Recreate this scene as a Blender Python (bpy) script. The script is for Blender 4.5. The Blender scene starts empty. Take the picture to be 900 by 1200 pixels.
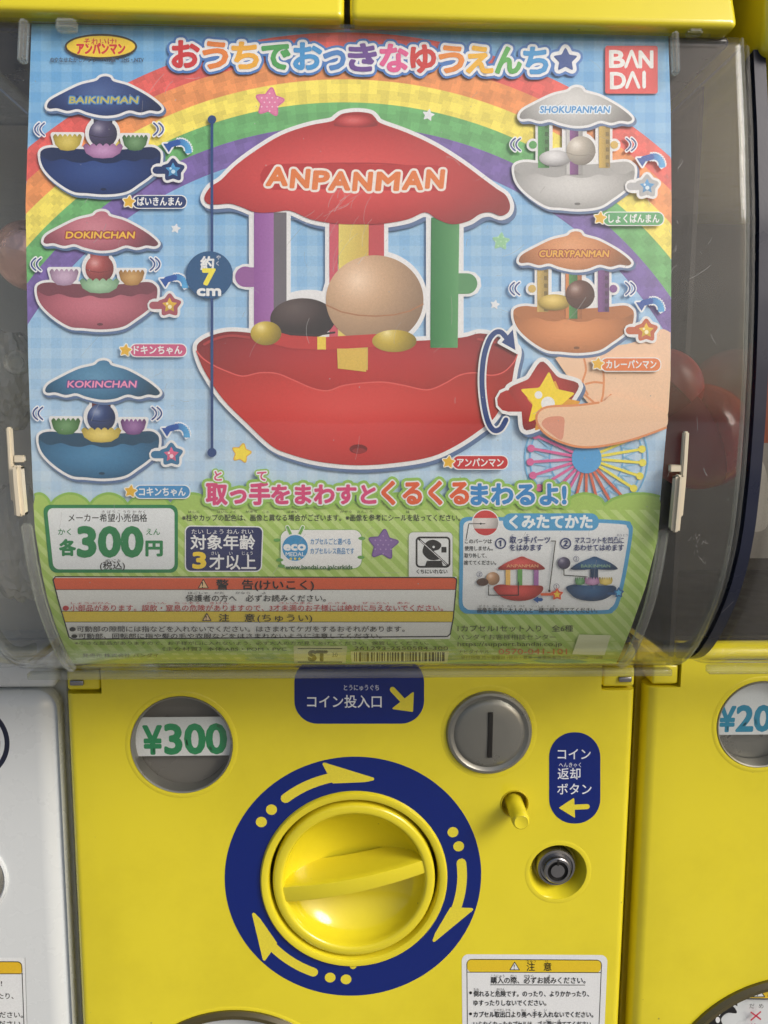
import bpy, bmesh, math, random
import numpy as np
from mathutils import Vector, Matrix
from mathutils.geometry import tessellate_polygon

random.seed(4); rng = np.random.default_rng(4)
S = 0.001                      # all lengths below are millimetres
CAMZ = 1150.0                  # camera height above the pavement
SC = bpy.context.scene
COL = SC.collection

# ------------------------------------------------------------------ camera
F, YAW, PITCH, ROLL = 950.0, math.radians(2.1), math.radians(7.5), math.radians(0.35)
fw = np.array([math.sin(YAW)*math.cos(PITCH), math.cos(YAW)*math.cos(PITCH), -math.sin(PITCH)])
rt0 = np.array([math.cos(YAW), -math.sin(YAW), 0.0]); up0 = np.cross(rt0, fw)
rt = rt0*math.cos(ROLL)+up0*math.sin(ROLL); up = up0*math.cos(ROLL)-rt0*math.sin(ROLL)
cd = bpy.data.cameras.new('camera'); cam = bpy.data.objects.new('camera', cd); COL.objects.link(cam)
cd.sensor_fit = 'VERTICAL'; cd.sensor_height = 36.0; cd.sensor_width = 27.0; cd.lens = F/1200*36
cd.clip_start = 0.01; cd.clip_end = 500
cam.matrix_world = Matrix(((rt[0], up[0], -fw[0], 0), (rt[1], up[1], -fw[1], 0), (rt[2], up[2], -fw[2], CAMZ*S), (0, 0, 0, 1)))
SC.camera = cam

# ------------------------------------------------------------------ light
SUN_EL, SUN_AZ = math.radians(34), math.radians(128)      # soft light from behind the camera, right of it
w = bpy.data.worlds.new('World'); SC.world = w; w.use_nodes = True
nt = w.node_tree; bg = nt.nodes['Background']; sky = nt.nodes.new('ShaderNodeTexSky')
sky.sky_type = 'NISHITA'; sky.sun_disc = False; sky.sun_elevation = SUN_EL; sky.sun_rotation = SUN_AZ
sky.air_density = 1.0; sky.dust_density = 5.0; sky.ozone_density = 1.0
nt.links.new(sky.outputs[0], bg.inputs[0]); bg.inputs[1].default_value = 0.10
sd = bpy.data.lights.new('sun', 'SUN'); sun = bpy.data.objects.new('sun', sd); COL.objects.link(sun)
sd.energy = 1.5; sd.angle = math.radians(24); sd.color = (1.0, 0.97, 0.93)
sv = Vector((math.cos(SUN_EL)*math.sin(SUN_AZ), math.cos(SUN_EL)*math.cos(SUN_AZ), math.sin(SUN_EL)))
sun.rotation_euler = sv.to_track_quat('Z', 'Y').to_euler(); sun.location = (1, -2, 4)
SC.view_settings.view_transform = 'Standard'; SC.view_settings.look = 'None'
SC.view_settings.exposure = 0.24; SC.view_settings.gamma = 1.0
SC.cycles.transparent_max_bounces = 24; SC.cycles.max_bounces = 10
SC.cycles.caustics_reflective = False; SC.cycles.caustics_refractive = False

# ------------------------------------------------------------------ measuring: photo point -> place on a surface
def rays(px, py):
    px = np.asarray(px, float); py = np.asarray(py, float)
    return fw + rt*((px-450)/F)[..., None] + up*((600-py)/F)[..., None]
def at(px, py, D):
    v = rays(px, py); v = v*(D/v[..., 1])[..., None]
    return v
# case front profile: (height, distance)
PR = np.array([(175, 331), (160, 327.5), (137, 322), (105, 314.6), (71, 308.4), (40, 304.9), (16, 303.2), (-5, 302.6),
               (-27, 303.0), (-46, 304.8), (-58, 307.4), (-71, 312.0), (-80, 316.6), (-89, 322.4), (-98, 329.0), (-106, 336.2),
               (-112, 343.5), (-116.5, 352), (-119.5, 364), (-121, 380), (-121.5, 412)], float)[::-1]
# smooth the profile a little
_zz = np.linspace(-121.5, 175, 600); _dd = np.interp(_zz, PR[:, 0], PR[:, 1])
for _ in range(3):
    k = np.ones(9)/9; _dd[8:-8] = np.convolve(_dd, k, 'same')[8:-8]
def prof(z): return np.interp(z, _zz, _dd)
def profn(z):
    s = (prof(z+.6)-prof(z-.6))/1.2; n = np.stack([np.zeros_like(s), -np.ones_like(s), s], -1)
    return n/np.linalg.norm(n, axis=-1, keepdims=True)
PAPER = 2.5                                    # the card stands this far behind the outside of the case
def on_poster(px, py, lift):
    v = rays(px, py); v = v/v[..., 1:2]; D = np.full(v.shape[:-1], 308.0)
    for _ in range(40):
        D = D*.4+.6*(prof(np.clip(v[..., 2]*D, -112, 170))+PAPER)
    p = v*D[..., None]
    return p + profn(np.clip(p[..., 2], -112, 170))*lift[..., None]
PD = 405.0                                     # front face of the door panels
def on_panel(px, py, lift):
    p = at(px, py, PD); p[..., 1] -= lift
    return p
def flat_panel(D=PD):
    def f(x, z, lift):
        x = np.asarray(x, float); return np.stack([x, D-lift, np.asarray(z, float)], -1)
    return f

# ------------------------------------------------------------------ materials
def lin(c):
    c = np.asarray(c, float)/255.0
    return np.where(c <= .04045, c/12.92, ((c+.055)/1.055)**2.4)
MATS = {}
def nodes(name):
    m = bpy.data.materials.new(name); m.use_nodes = True; MATS[name] = m
    return m, m.node_tree, m.node_tree.nodes['Principled BSDF']
def noise_into(nt, scale, lo, hi, sock, detail=4, co=None):
    n = nt.nodes.new('ShaderNodeTexNoise'); n.inputs['Scale'].default_value = scale; n.inputs['Detail'].default_value = detail
    r = nt.nodes.new('ShaderNodeMapRange'); r.inputs[3].default_value = lo; r.inputs[4].default_value = hi
    r.inputs[1].default_value = .3; r.inputs[2].default_value = .7
    tc = nt.nodes.new('ShaderNodeTexCoord'); nt.links.new((co or tc.outputs['Object']), n.inputs['Vector'])
    nt.links.new(n.outputs['Fac'], r.inputs[0]); nt.links.new(r.outputs[0], sock); return r
def plastic(name, rgb, rough=.25, spec=.5, bump=.02, bscale=900, coat=0.0, metal=0.0, var=.06, dust=True, grime=0.0):
    m, nt, b = nodes(name)
    b.inputs['Roughness'].default_value = rough; b.inputs['Metallic'].default_value = metal
    b.inputs['Specular IOR Level'].default_value = spec; b.inputs['Coat Weight'].default_value = coat
    b.inputs['Coat Roughness'].default_value = .06
    mix = nt.nodes.new('ShaderNodeMix'); mix.data_type = 'RGBA'
    l = lin(rgb); mix.inputs['A'].default_value = (*(l*(1-var)), 1); mix.inputs['B'].default_value = (*np.minimum(l*(1+var), 1), 1)
    noise_into(nt, 14, 0, 1, mix.inputs['Factor'])
    if grime:                                     # uneven film of dirt and hand marks
        g = nt.nodes.new('ShaderNodeMix'); g.data_type = 'RGBA'; g.blend_type = 'MULTIPLY'; nt.links.new(mix.outputs['Result'], g.inputs['A']); g.inputs['B'].default_value = (.62, .58, .42, 1)
        n5 = nt.nodes.new('ShaderNodeTexNoise'); n5.inputs['Scale'].default_value = 9; n5.inputs['Detail'].default_value = 9; n5.inputs['Roughness'].default_value = .68
        t5 = nt.nodes.new('ShaderNodeTexCoord'); nt.links.new(t5.outputs['Object'], n5.inputs['Vector'])
        r5 = nt.nodes.new('ShaderNodeMapRange'); r5.inputs[1].default_value = .48; r5.inputs[2].default_value = .78; r5.inputs[3].default_value = 0; r5.inputs[4].default_value = grime*2
        nt.links.new(n5.outputs['Fac'], r5.inputs[0]); nt.links.new(r5.outputs[0], g.inputs['Factor']); mix = g
    if dust:
        m2 = nt.nodes.new('ShaderNodeMix'); m2.data_type = 'RGBA'; nt.links.new(mix.outputs['Result'], m2.inputs['A'])
        m2.inputs['B'].default_value = (.08, .075, .05, 1)
        v = nt.nodes.new('ShaderNodeTexVoronoi'); v.inputs['Scale'].default_value = 45
        tc = nt.nodes.new('ShaderNodeTexCoord'); nt.links.new(tc.outputs['Object'], v.inputs['Vector'])
        mr = nt.nodes.new('ShaderNodeMapRange'); mr.inputs[1].default_value = .018; mr.inputs[2].default_value = .03
        mr.inputs[3].default_value = .5; mr.inputs[4].default_value = 0
        nt.links.new(v.outputs['Distance'], mr.inputs[0]); nt.links.new(mr.outputs[0], m2.inputs['Factor'])
        nt.links.new(m2.outputs['Result'], b.inputs['Base Color'])
    else: nt.links.new(mix.outputs['Result'], b.inputs['Base Color'])
    noise_into(nt, 60, rough*.8, rough*1.35, b.inputs['Roughness'])
    if bump:
        n = nt.nodes.new('ShaderNodeTexNoise'); n.inputs['Scale'].default_value = bscale; n.inputs['Detail'].default_value = 3
        tc = nt.nodes.new('ShaderNodeTexCoord'); nt.links.new(tc.outputs['Object'], n.inputs['Vector'])
        bp = nt.nodes.new('ShaderNodeBump'); bp.inputs['Strength'].default_value = bump; bp.inputs['Distance'].default_value = .001
        nt.links.new(n.outputs['Fac'], bp.inputs['Height']); nt.links.new(bp.outputs[0], b.inputs['Normal'])
    return m
def printed(name, rough, coat=0.0, sat=1.0, val=1.0):
    m, nt, b = nodes(name); a = nt.nodes.new('ShaderNodeAttribute'); a.attribute_name = 'Col'
    b.inputs['Roughness'].default_value = rough; b.inputs['Coat Weight'].default_value = coat
    # paper grain: a faint brightness mottle
    n = nt.nodes.new('ShaderNodeTexNoise'); n.inputs['Scale'].default_value = 1400; n.inputs['Detail'].default_value = 2
    tc = nt.nodes.new('ShaderNodeTexCoord'); nt.links.new(tc.outputs['Object'], n.inputs['Vector'])
    mr = nt.nodes.new('ShaderNodeMapRange'); mr.inputs[3].default_value = .86; mr.inputs[4].default_value = 1.1
    nt.links.new(n.outputs['Fac'], mr.inputs[0])
    mx = nt.nodes.new('ShaderNodeVectorMath'); mx.operation = 'SCALE'
    hs = nt.nodes.new('ShaderNodeHueSaturation'); hs.inputs['Saturation'].default_value = sat; hs.inputs['Value'].default_value = val   # ink strength
    nt.links.new(a.outputs['Color'], hs.inputs['Color'])
    nt.links.new(hs.outputs[0], mx.inputs[0]); nt.links.new(mr.outputs[0], mx.inputs['Scale'])
    nt.links.new(mx.outputs[0], b.inputs['Base Color']); return m
def clear(name, tint=(1, 1, 1), haze=.022, rough=.04, ior=1.49, scratch=True, hazecol=(.75, .76, .74), bump=.0):
    m = bpy.data.materials.new(name); m.use_nodes = True; nt = m.node_tree; nt.nodes.clear(); MATS[name] = m
    N = nt.nodes.new; L = nt.links.new
    out = N('ShaderNodeOutputMaterial'); tr = N('ShaderNodeBsdfTransparent'); tr.inputs[0].default_value = (*tint, 1)
    gl = N('ShaderNodeBsdfGlossy'); gl.inputs['Roughness'].default_value = rough
    df = N('ShaderNodeBsdfDiffuse'); df.inputs[0].default_value = (*hazecol, 1)
    m1 = N('ShaderNodeMixShader'); m2 = N('ShaderNodeMixShader'); 
    ge = N('ShaderNodeNewGeometry'); dt = N('ShaderNodeVectorMath'); dt.operation = 'DOT_PRODUCT'; L(ge.outputs['Normal'], dt.inputs[0]); L(ge.outputs['Incoming'], dt.inputs[1])
    ab = N('ShaderNodeMath'); ab.operation = 'ABSOLUTE'; L(dt.outputs['Value'], ab.inputs[0]); om = N('ShaderNodeMath'); om.operation = 'SUBTRACT'; om.inputs[0].default_value = 1; L(ab.outputs[0], om.inputs[1])
    pw_ = N('ShaderNodeMath'); pw_.operation = 'POWER'; pw_.inputs[1].default_value = 5; L(om.outputs[0], pw_.inputs[0])
    fr = N('ShaderNodeMath'); fr.operation = 'MULTIPLY_ADD'; fr.inputs[1].default_value = .88; fr.inputs[2].default_value = .032; L(pw_.outputs[0], fr.inputs[0])
    L(tr.outputs[0], m1.inputs[1]); L(df.outputs[0], m1.inputs[2]); L(m1.outputs[0], m2.inputs[1]); L(gl.outputs[0], m2.inputs[2])
    L(fr.outputs[0], m2.inputs[0]); L(m2.outputs[0], out.inputs[0])
    tc = N('ShaderNodeTexCoord')
    n1 = N('ShaderNodeTexNoise'); n1.inputs['Scale'].default_value = 14; n1.inputs['Detail'].default_value = 6; L(tc.outputs['Object'], n1.inputs[0])
    r1 = N('ShaderNodeMapRange'); r1.inputs[1].default_value = .35; r1.inputs[2].default_value = .75
    r1.inputs[3].default_value = haze*.6; r1.inputs[4].default_value = haze*1.5; L(n1.outputs['Fac'], r1.inputs[0])
    last = r1.outputs[0]
    if scratch:       # long fine scratches and specks rubbed into the plastic
        for ang, sc_, st in ((.7, 60, .10), (-.5, 45, .08), (1.25, 75, .07)):
            mp = N('ShaderNodeMapping'); mp.inputs['Rotation'].default_value = (0, ang, 0); mp.inputs['Scale'].default_value = (1, 1, 22)
            L(tc.outputs['Object'], mp.inputs[0])
            v = N('ShaderNodeTexVoronoi'); v.inputs['Scale'].default_value = sc_; v.inputs['Randomness'].default_value = 1; L(mp.outputs[0], v.inputs['Vector'])
            mr = N('ShaderNodeMapRange'); mr.inputs[1].default_value = .02; mr.inputs[2].default_value = .055; mr.inputs[3].default_value = st; mr.inputs[4].default_value = 0
            L(v.outputs['Distance'], mr.inputs[0]); ad = N('ShaderNodeMath'); ad.operation = 'ADD'; L(last, ad.inputs[0]); L(mr.outputs[0], ad.inputs[1]); last = ad.outputs[0]
    L(last, m1.inputs[0])
    if bump:
        nb = N('ShaderNodeTexNoise'); nb.inputs['Scale'].default_value = 16; nb.inputs['Detail'].default_value = 1.5; L(tc.outputs['Object'], nb.inputs[0])
        bp = N('ShaderNodeBump'); bp.inputs['Strength'].default_value = bump; bp.inputs['Distance'].default_value = .002
        L(nb.outputs['Fac'], bp.inputs['Height']); L(bp.outputs[0], gl.inputs['Normal'])
    return m
M_YEL = plastic('yellow_plastic', (228, 214, 46), rough=.14, coat=.35, bump=.015, var=.035, grime=.16)
M_YELD = plastic('yellow_plastic_shaded', (190, 172, 30), rough=.35, dust=False)  # darker copy of the yellow, with recess shade put into its colour
M_WHT = plastic('white_plastic', (208, 214, 217), rough=.25, coat=.2, var=.015)
M_SILV = plastic('silver_painted_plastic', (142, 142, 136), rough=.3, metal=.6, bump=.05, bscale=2500)
M_GBACK = plastic('window_reflection_grey', (112, 110, 105), rough=.3, dust=False)  # grey stands in for the dark reflection inside the price window
M_STEEL = plastic('lock_steel', (150, 150, 152), rough=.22, metal=.95, bump=.02, dust=False)
M_DARK = plastic('dark_void', (22, 21, 20), rough=.6, dust=False)
M_INN = plastic('dark_grey_interior', (44, 41, 37), rough=.5, dust=False, bump=0)  # dark colour so the chamber reads as unlit
M_INNL = plastic('brightened_interior', (236, 232, 224), rough=.45, dust=False)  # near-white, the bright reflections at the left put into the colour
M_NAVY = plastic('navy_frame', (26, 32, 54), rough=.3, dust=False)
M_BEIGE = plastic('beige_latch', (214, 205, 184), rough=.35, dust=False)
M_ORNG = plastic('orange_card', (214, 84, 34), rough=.4, dust=False)
M_RING = plastic('smoky_outlet_ring', (72, 64, 24), rough=.12, coat=.8, dust=False)
M_PRINT = printed('printed_paper', .45, sat=.98, val=1.16)
M_STICK = printed('printed_vinyl', .28, .15)
M_CLEAR = clear('clear_case_plastic', tint=(.99, .992, .988), bump=.35)
M_CLEAR2 = clear('clear_rail_plastic', tint=(.93, .95, .93), haze=.1, rough=.08, scratch=False)
M_LENS = clear('clear_window_plastic', tint=(.96, .965, .96), haze=.02, rough=.03, scratch=False)
M_CAPR = clear('red_capsule_plastic', tint=(.85, .16, .14), haze=.4, rough=.12, scratch=False, hazecol=(.42, .04, .045))
M_RED = plastic('red_plastic', (140, 26, 30), rough=.35, dust=False)
M_FOIL = plastic('copper_foil', (236, 190, 175), rough=.3, metal=.8, bump=.9, bscale=220, dust=False)
M_SCR = bpy.data.materials.new('scratch_white'); M_SCR.use_nodes = True; _n = M_SCR.node_tree; _n.nodes.clear()
_o = _n.nodes.new('ShaderNodeOutputMaterial'); _t = _n.nodes.new('ShaderNodeBsdfTransparent'); _d = _n.nodes.new('ShaderNodeBsdfDiffuse'); _d.inputs[0].default_value = (.9, .9, .9, 1)
_m = _n.nodes.new('ShaderNodeMixShader'); _m.inputs[0].default_value = .38; _n.links.new(_t.outputs[0], _m.inputs[1]); _n.links.new(_d.outputs[0], _m.inputs[2]); _n.links.new(_m.outputs[0], _o.inputs[0])
M_SMOKE = clear('smoky_bag_plastic', tint=(.85, .85, .83), haze=.42, rough=.15, scratch=False)

# ------------------------------------------------------------------ object helpers
def tag(o, label=None, cat=None, group=None, kind=None):
    if label: o['label'] = label
    if cat: o['category'] = cat
    if group: o['group'] = group
    if kind: o['kind'] = kind
    return o
class Thing:
    def __init__(s, name, loc, label, cat, group=None):
        o = bpy.data.objects.new(name, None); COL.objects.link(o); o.empty_display_size = .02
        o.location = (loc[0]*S, loc[1]*S, (loc[2]+CAMZ)*S); s.o = o; s.loc = np.array(loc, float); tag(o, label, cat, group)
def link(name, me, mat, parent=None, origin=None):
    o = bpy.data.objects.new(name, me); COL.objects.link(o)
    if mat is not None: me.materials.clear(); me.materials.append(mat)
    if isinstance(parent, tuple):                     # (thing, part object): a sub-part
        o.parent = parent[1]
    elif parent is not None: o.parent = parent.o
    return o
def mesh(name, V, Fc, mat, parent=None, smooth=False, col=None, angle=None):
    """vertices in mm in camera-height coordinates"""
    V = np.asarray(V, float); th = parent[0] if isinstance(parent, tuple) else parent
    base = th.loc if th is not None else np.array([0, 0, -CAMZ])
    me = bpy.data.meshes.new(name); me.from_pydata(((V-base)*S).tolist(), [], [list(map(int, f)) for f in Fc]); me.validate(); me.update()
    bm = bmesh.new(); bm.from_mesh(me); bmesh.ops.recalc_face_normals(bm, faces=bm.faces); bm.to_mesh(me); bm.free()
    if smooth: me.polygons.foreach_set('use_smooth', [True]*len(me.polygons))
    if smooth and angle: me.set_sharp_from_angle(angle=math.radians(angle))
    return link(name, me, mat, parent)
def box(x0, x1, y0, y1, z0, z1):
    V = [(x, y, z) for x in (x0, x1) for y in (y0, y1) for z in (z0, z1)]
    return V, [(0, 1, 3, 2), (4, 6, 7, 5), (0, 4, 5, 1), (2, 3, 7, 6), (0, 2, 6, 4), (1, 5, 7, 3)]
def bbox(name, b, mat, parent, bev=1.0, seg=3):
    V, Fc = box(*b); o = mesh(name, V, Fc, mat, parent)
    if bev:
        bm = bmesh.new(); bm.from_mesh(o.data); bmesh.ops.bevel(bm, geom=bm.edges[:], offset=bev*S, segments=seg, affect='EDGES', profile=.5)
        bm.to_mesh(o.data); bm.free(); o.data.polygons.foreach_set('use_smooth', [True]*len(o.data.polygons)); o.data.set_sharp_from_angle(angle=math.radians(40))
    return o
def lathe(name, prof_, c, mat, parent, n=96, angle=35, cap=False, sx=1, sz=1, tilt=0):
    """profile of (radius, distance in front of c.y); axis along y"""
    V = []; Fc = []; m = len(prof_)
    for i in range(n):
        a = 2*math.pi*i/n
        for r, d in prof_: V.append((c[0]+r*math.cos(a)*sx, c[1]-d, c[2]+r*math.sin(a)*sz-d*tilt))
    for i in range(n):
        j = (i+1) % n
        for k in range(m-1): Fc.append((i*m+k, j*m+k, j*m+k+1, i*m+k+1))
    if cap: Fc.append([i*m+m-1 for i in range(n)])
    o = mesh(name, V, Fc, mat, parent, smooth=True, angle=angle)
    bm = bmesh.new(); bm.from_mesh(o.data); bmesh.ops.remove_doubles(bm, verts=bm.verts, dist=1e-6); bm.to_mesh(o.data); bm.free()
    return o
def boolean(o, cutters):
    for V, Fc in cutters:
        me = bpy.data.meshes.new('cut'); me.from_pydata((np.asarray(V)*S).tolist(), [], Fc); me.update()
        bm = bmesh.new(); bm.from_mesh(me); bmesh.ops.recalc_face_normals(bm, faces=bm.faces); bm.to_mesh(me); bm.free()
        c = bpy.data.objects.new('cut', me); COL.objects.link(c); c.location = (0, 0, CAMZ*S)
        md = o.modifiers.new('b', 'BOOLEAN'); md.operation = 'DIFFERENCE'; md.object = c; md.solver = 'EXACT'
        bpy.context.view_layer.update(); dg = bpy.context.evaluated_depsgraph_get()
        nm = bpy.data.meshes.new_from_object(o.evaluated_get(dg)); o.modifiers.clear(); old = o.data; o.data = nm; nm.name = old.name
        bpy.data.objects.remove(c)
    o.data.polygons.foreach_set('use_smooth', [True]*len(o.data.polygons)); o.data.set_sharp_from_angle(angle=math.radians(30))
def cyl(c, r, y0, y1, n=64, r2=None):
    V = []; r2 = r if r2 is None else r2
    for y, q in ((y0, r), (y1, r2)):
        for i in range(n): a = 2*math.pi*i/n; V.append((c[0]+q*math.cos(a), y, c[1]+q*math.sin(a)))
    return V, [[i, (i+1) % n, n+(i+1) % n, n+i] for i in range(n)]+[list(range(n))[::-1], list(range(n, 2*n))]

# ------------------------------------------------------------------ print: flat shapes laid on a surface
def smooth_pts(P, closed=True, n=6):
    P = np.asarray(P, float); m = len(P); out = []
    rngk = range(m if closed else m-1)
    for i in rngk:
        if closed: a, b, c, d = P[(i-1) % m], P[i], P[(i+1) % m], P[(i+2) % m]
        else: a, b, c, d = P[max(i-1, 0)], P[i], P[i+1], P[min(i+2, m-1)]
        for t in np.arange(n)/n:
            out.append(.5*((2*b)+(c-a)*t+(2*a-5*b+4*c-d)*t*t+(-a+3*b-3*c+d)*t**3))
    if not closed: out.append(P[-1])
    return np.array(out)
def ell(cx, cy, rx, ry=None, n=40, a0=0, a1=360):
    ry = rx if ry is None else ry; a = np.radians(np.linspace(a0, a1, n+1)[:n if a1-a0 == 360 else n+1])
    return np.stack([cx+rx*np.cos(a), cy+ry*np.sin(a)], -1)
def rrect(x0, y0, x1, y1, r, n=6):
    P = []
    for cx, cy, s in ((x1-r, y1-r, 0), (x0+r, y1-r, 90), (x0+r, y0+r, 180), (x1-r, y0+r, 270)):
        for k in range(n+1): a = math.radians(s+90*k/n); P.append((cx+r*math.cos(a), cy+r*math.sin(a)))
    return np.array(P)
def rquad(tl, tr, br, bl, r):                 # rounded box with free corners
    R = rrect(0, 0, 1, 1, .5)*0; W = max(abs(tr[0]-tl[0]), 1); H = max(abs(bl[1]-tl[1]), 1)
    P = rrect(0, 0, W, H, r); u = P[:, 0]/W; v = P[:, 1]/H
    tl, tr, br, bl = map(np.array, (tl, tr, br, bl))
    return (tl*((1-u)*(1-v))[:, None]+tr*(u*(1-v))[:, None]+br*(u*v)[:, None]+bl*((1-u)*v)[:, None])
def star(cx, cy, r, rot=0, inner=.5, rnd=1):
    P = []
    for k in range(10):
        a = math.radians(rot-90+36*k); q = r if k % 2 == 0 else r*inner; P.append((cx+q*math.cos(a), cy+q*math.sin(a)))
    P = np.array(P)
    if rnd:                                      # cut and round the points
        out = []
        for k in range(10):
            p0, p, p1 = P[k-1], P[k], P[(k+1) % 10]; t = .3*rnd if k % 2 == 0 else .12
            A = p+(p0-p)*t; B = p+(p1-p)*t
            for s in (0, .33, .66, 1): out.append((1-s)**2*A+2*s*(1-s)*p+s*s*B)
        P = np.array(out)
    return P
TXT = {}
def glyphs(s, res=3):
    if (s, res) not in TXT:
        c = bpy.data.curves.new('t', 'FONT'); c.body = s; c.size = 1; c.resolution_u = res
        o = bpy.data.objects.new('t', c); COL.objects.link(o); bpy.context.view_layer.update()
        me = bpy.data.meshes.new_from_object(o); bpy.data.objects.remove(o)
        V = np.zeros(len(me.vertices)*3); me.vertices.foreach_get('co', V); V = V.reshape(-1, 3)[:, :2].copy()
        me.calc_loop_triangles(); T = np.zeros(len(me.loop_triangles)*3, int); me.loop_triangles.foreach_get('vertices', T); T = T.reshape(-1, 3)
        # outline: edges used by one triangle only
        key = np.round(V, 5); u, inv = np.unique(key, axis=0, return_inverse=True); inv = inv.reshape(-1)
        Ed = np.sort(inv[np.concatenate([T[:, [0, 1]], T[:, [1, 2]], T[:, [2, 0]]])], axis=1)
        e, cnt = np.unique(Ed, axis=0, return_counts=True); B = u[e[cnt == 1]]
        bpy.data.meshes.remove(me); TXT[(s, res)] = (V, T, B)
    return TXT[(s, res)]
class Print:
    STEP = .008
    def __init__(s, fmap, z0=0, flip=True, g=6.0):
        s.f = fmap; s.z = z0; s.V = []; s.T = []; s.C = []; s.n = 0; s.flip = flip; s.g = g; s.base = g
    def tris(s, P, T, color, z=None, gx=1e9, cell=None):
        """P (N,2) T (M,3); zoff per vertex allowed as third column"""
        P = np.asarray(P, float); T = np.asarray(T, int)
        if len(T) == 0: return
        if P.shape[1] == 2: P = np.concatenate([P, np.zeros((len(P), 1))], 1)
        Q = P[T].copy()                                  # (M,3,3)
        gy = s.g
        if callable(color) and gx > 1e8: gx = s.g
        if cell: gx = gy = cell
        for _ in range(16):                              # longest-edge bisection until every edge is short
            d = np.stack([Q[:, 1]-Q[:, 0], Q[:, 2]-Q[:, 1], Q[:, 0]-Q[:, 2]], 1)
            L = np.maximum(np.abs(d[:, :, 0])/gx, np.abs(d[:, :, 1])/gy); k = L.argmax(1); mx = L.max(1)
            sp = mx > 1.0
            if not sp.any(): break
            A = Q[sp]; kk = k[sp]; r = np.arange(len(A)); a = A[r, kk]; b = A[r, (kk+1) % 3]; c = A[r, (kk+2) % 3]; m = (a+b)/2
            Q = np.concatenate([Q[~sp], np.stack([a, m, c], 1), np.stack([m, b, c], 1)])
        if callable(color):
            C = color(Q[:, :, 0], Q[:, :, 1])
        else: C = np.broadcast_to(np.asarray(color, float), Q.shape).copy()
        s.add(Q, C)
        s.z += s.STEP
    def add(s, Q, C):
        m = len(Q); W = s.f(Q[:, :, 0].ravel(), Q[:, :, 1].ravel(), s.z+Q[:, :, 2].ravel())
        s.V.append(W); s.C.append(lin(np.clip(C, 0, 255)).reshape(-1, 3)); s.n += m
    def poly(s, P, color, **k):
        P = np.asarray(P, float); T = tessellate_polygon([[Vector((p[0], p[1], 0)) for p in P]])
        s.tris(P, [t for t in T], color, **k)
    def seg(s, B, r, color, nd=8):
        """capsules round every segment of B (K,2,2)"""
        B = np.asarray(B, float); K = len(B)
        if K == 0: return
        d = B[:, 1]-B[:, 0]; L = np.linalg.norm(d, axis=1, keepdims=True); L[L == 0] = 1; nrm = np.stack([-d[:, 1], d[:, 0]], 1)/L*r
        j = (np.arange(K) % 13)*.0002
        P = np.stack([B[:, 0]+nrm, B[:, 0]-nrm, B[:, 1]-nrm, B[:, 1]+nrm], 1); P = np.concatenate([P, np.broadcast_to(j[:, None, None], (K, 4, 1))], 2).reshape(-1, 3)
        T = (np.arange(K)[:, None, None]*4+np.array([[0, 1, 2], [0, 2, 3]])).reshape(-1, 3)
        if nd:
            pts = np.unique(np.round(B.reshape(-1, 2), 4), axis=0); m = len(pts); a = np.arange(nd)*2*math.pi/nd+.2
            ring = np.stack([np.cos(a), np.sin(a)], 1)*r; D = pts[:, None, :]+ring[None]
            jj = .003+(np.arange(m) % 11)*.0002; D = np.concatenate([D, np.broadcast_to(jj[:, None, None], (m, nd, 1))], 2).reshape(-1, 3)
            t = np.array([[0, i, i+1] for i in range(1, nd-1)]); T2 = (np.arange(m)[:, None, None]*nd+t).reshape(-1, 3)+len(P)
            P = np.concatenate([P, D]); T = np.concatenate([T, T2])
        s.tris(P, T, color)
    def line(s, P, wd, color, closed=False, nd=10):
        P = np.asarray(P, float); Q = np.concatenate([P, P[:1]]) if closed else P
        s.seg(np.stack([Q[:-1], Q[1:]], 1), wd/2, color, nd)
    def shape(s, P, fill, edge=None, ew=0, shadow=None):
        if shadow is not None: s.line(np.asarray(P)+np.array([2.2, 2.6]), ew*2+1.0, shadow, True); s.poly(np.asarray(P)+np.array([2.2, 2.6]), shadow)
        if edge is not None: s.line(P, ew*2, edge, True)
        s.poly(P, fill)
    def text(s, t, x0, y, size, color, x1=None, bold=0, anchor='l', rot=0, outline=None, res=3, slant=0, skew=0, tall=1):
        """baseline at y, em height size; x1 squeezes the line to end there; bold in units of size"""
        V, T, B = glyphs(t, res)
        if len(V) == 0: return
        a, b = V[:, 0].min(), V[:, 0].max(); sx = size
        if x1 is not None: sx = (x1-x0)/(b-a)
        def tf(P):
            X = (P[..., 0]-a)*sx; 
            if x1 is None and anchor == 'c': X = X-(b-a)*sx/2
            Y = P[..., 1]*size*tall; X = X+Y*slant; Yr = Y*(-1 if s.flip else 1)+X*skew
            c, q = math.cos(rot), math.sin(rot)
            return np.stack([x0+X*c-Yr*q, y+X*q+Yr*c], -1)
        if outline:
            for r, c_ in outline: s.seg(tf(B), r, c_, 8); s.tris(tf(V), T, c_)
        s.tris(tf(V), T, color); s.z -= s.STEP
        if bold: s.seg(tf(B), bold*size*(1 if size > 12 else .5), color, 6 if size > 12 else 0)
        s.z += s.STEP
    def build(s, name, mat, parent):
        V = np.concatenate(s.V); C = np.concatenate(s.C); n = len(V)//3
        th = parent[0] if isinstance(parent, tuple) else parent
        me = bpy.data.meshes.new(name); me.vertices.add(len(V)); me.vertices.foreach_set('co', ((V-th.loc)*S).ravel())
        me.loops.add(3*n); me.loops.foreach_set('vertex_index', np.arange(3*n)); me.polygons.add(n)
        me.polygons.foreach_set('loop_start', np.arange(0, 3*n, 3)); me.polygons.foreach_set('loop_total', np.full(n, 3)); me.update()
        A = me.color_attributes.new('Col', 'FLOAT_COLOR', 'POINT'); A.data.foreach_set('color', np.concatenate([C, np.ones((len(C), 1))], 1).ravel())
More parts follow.
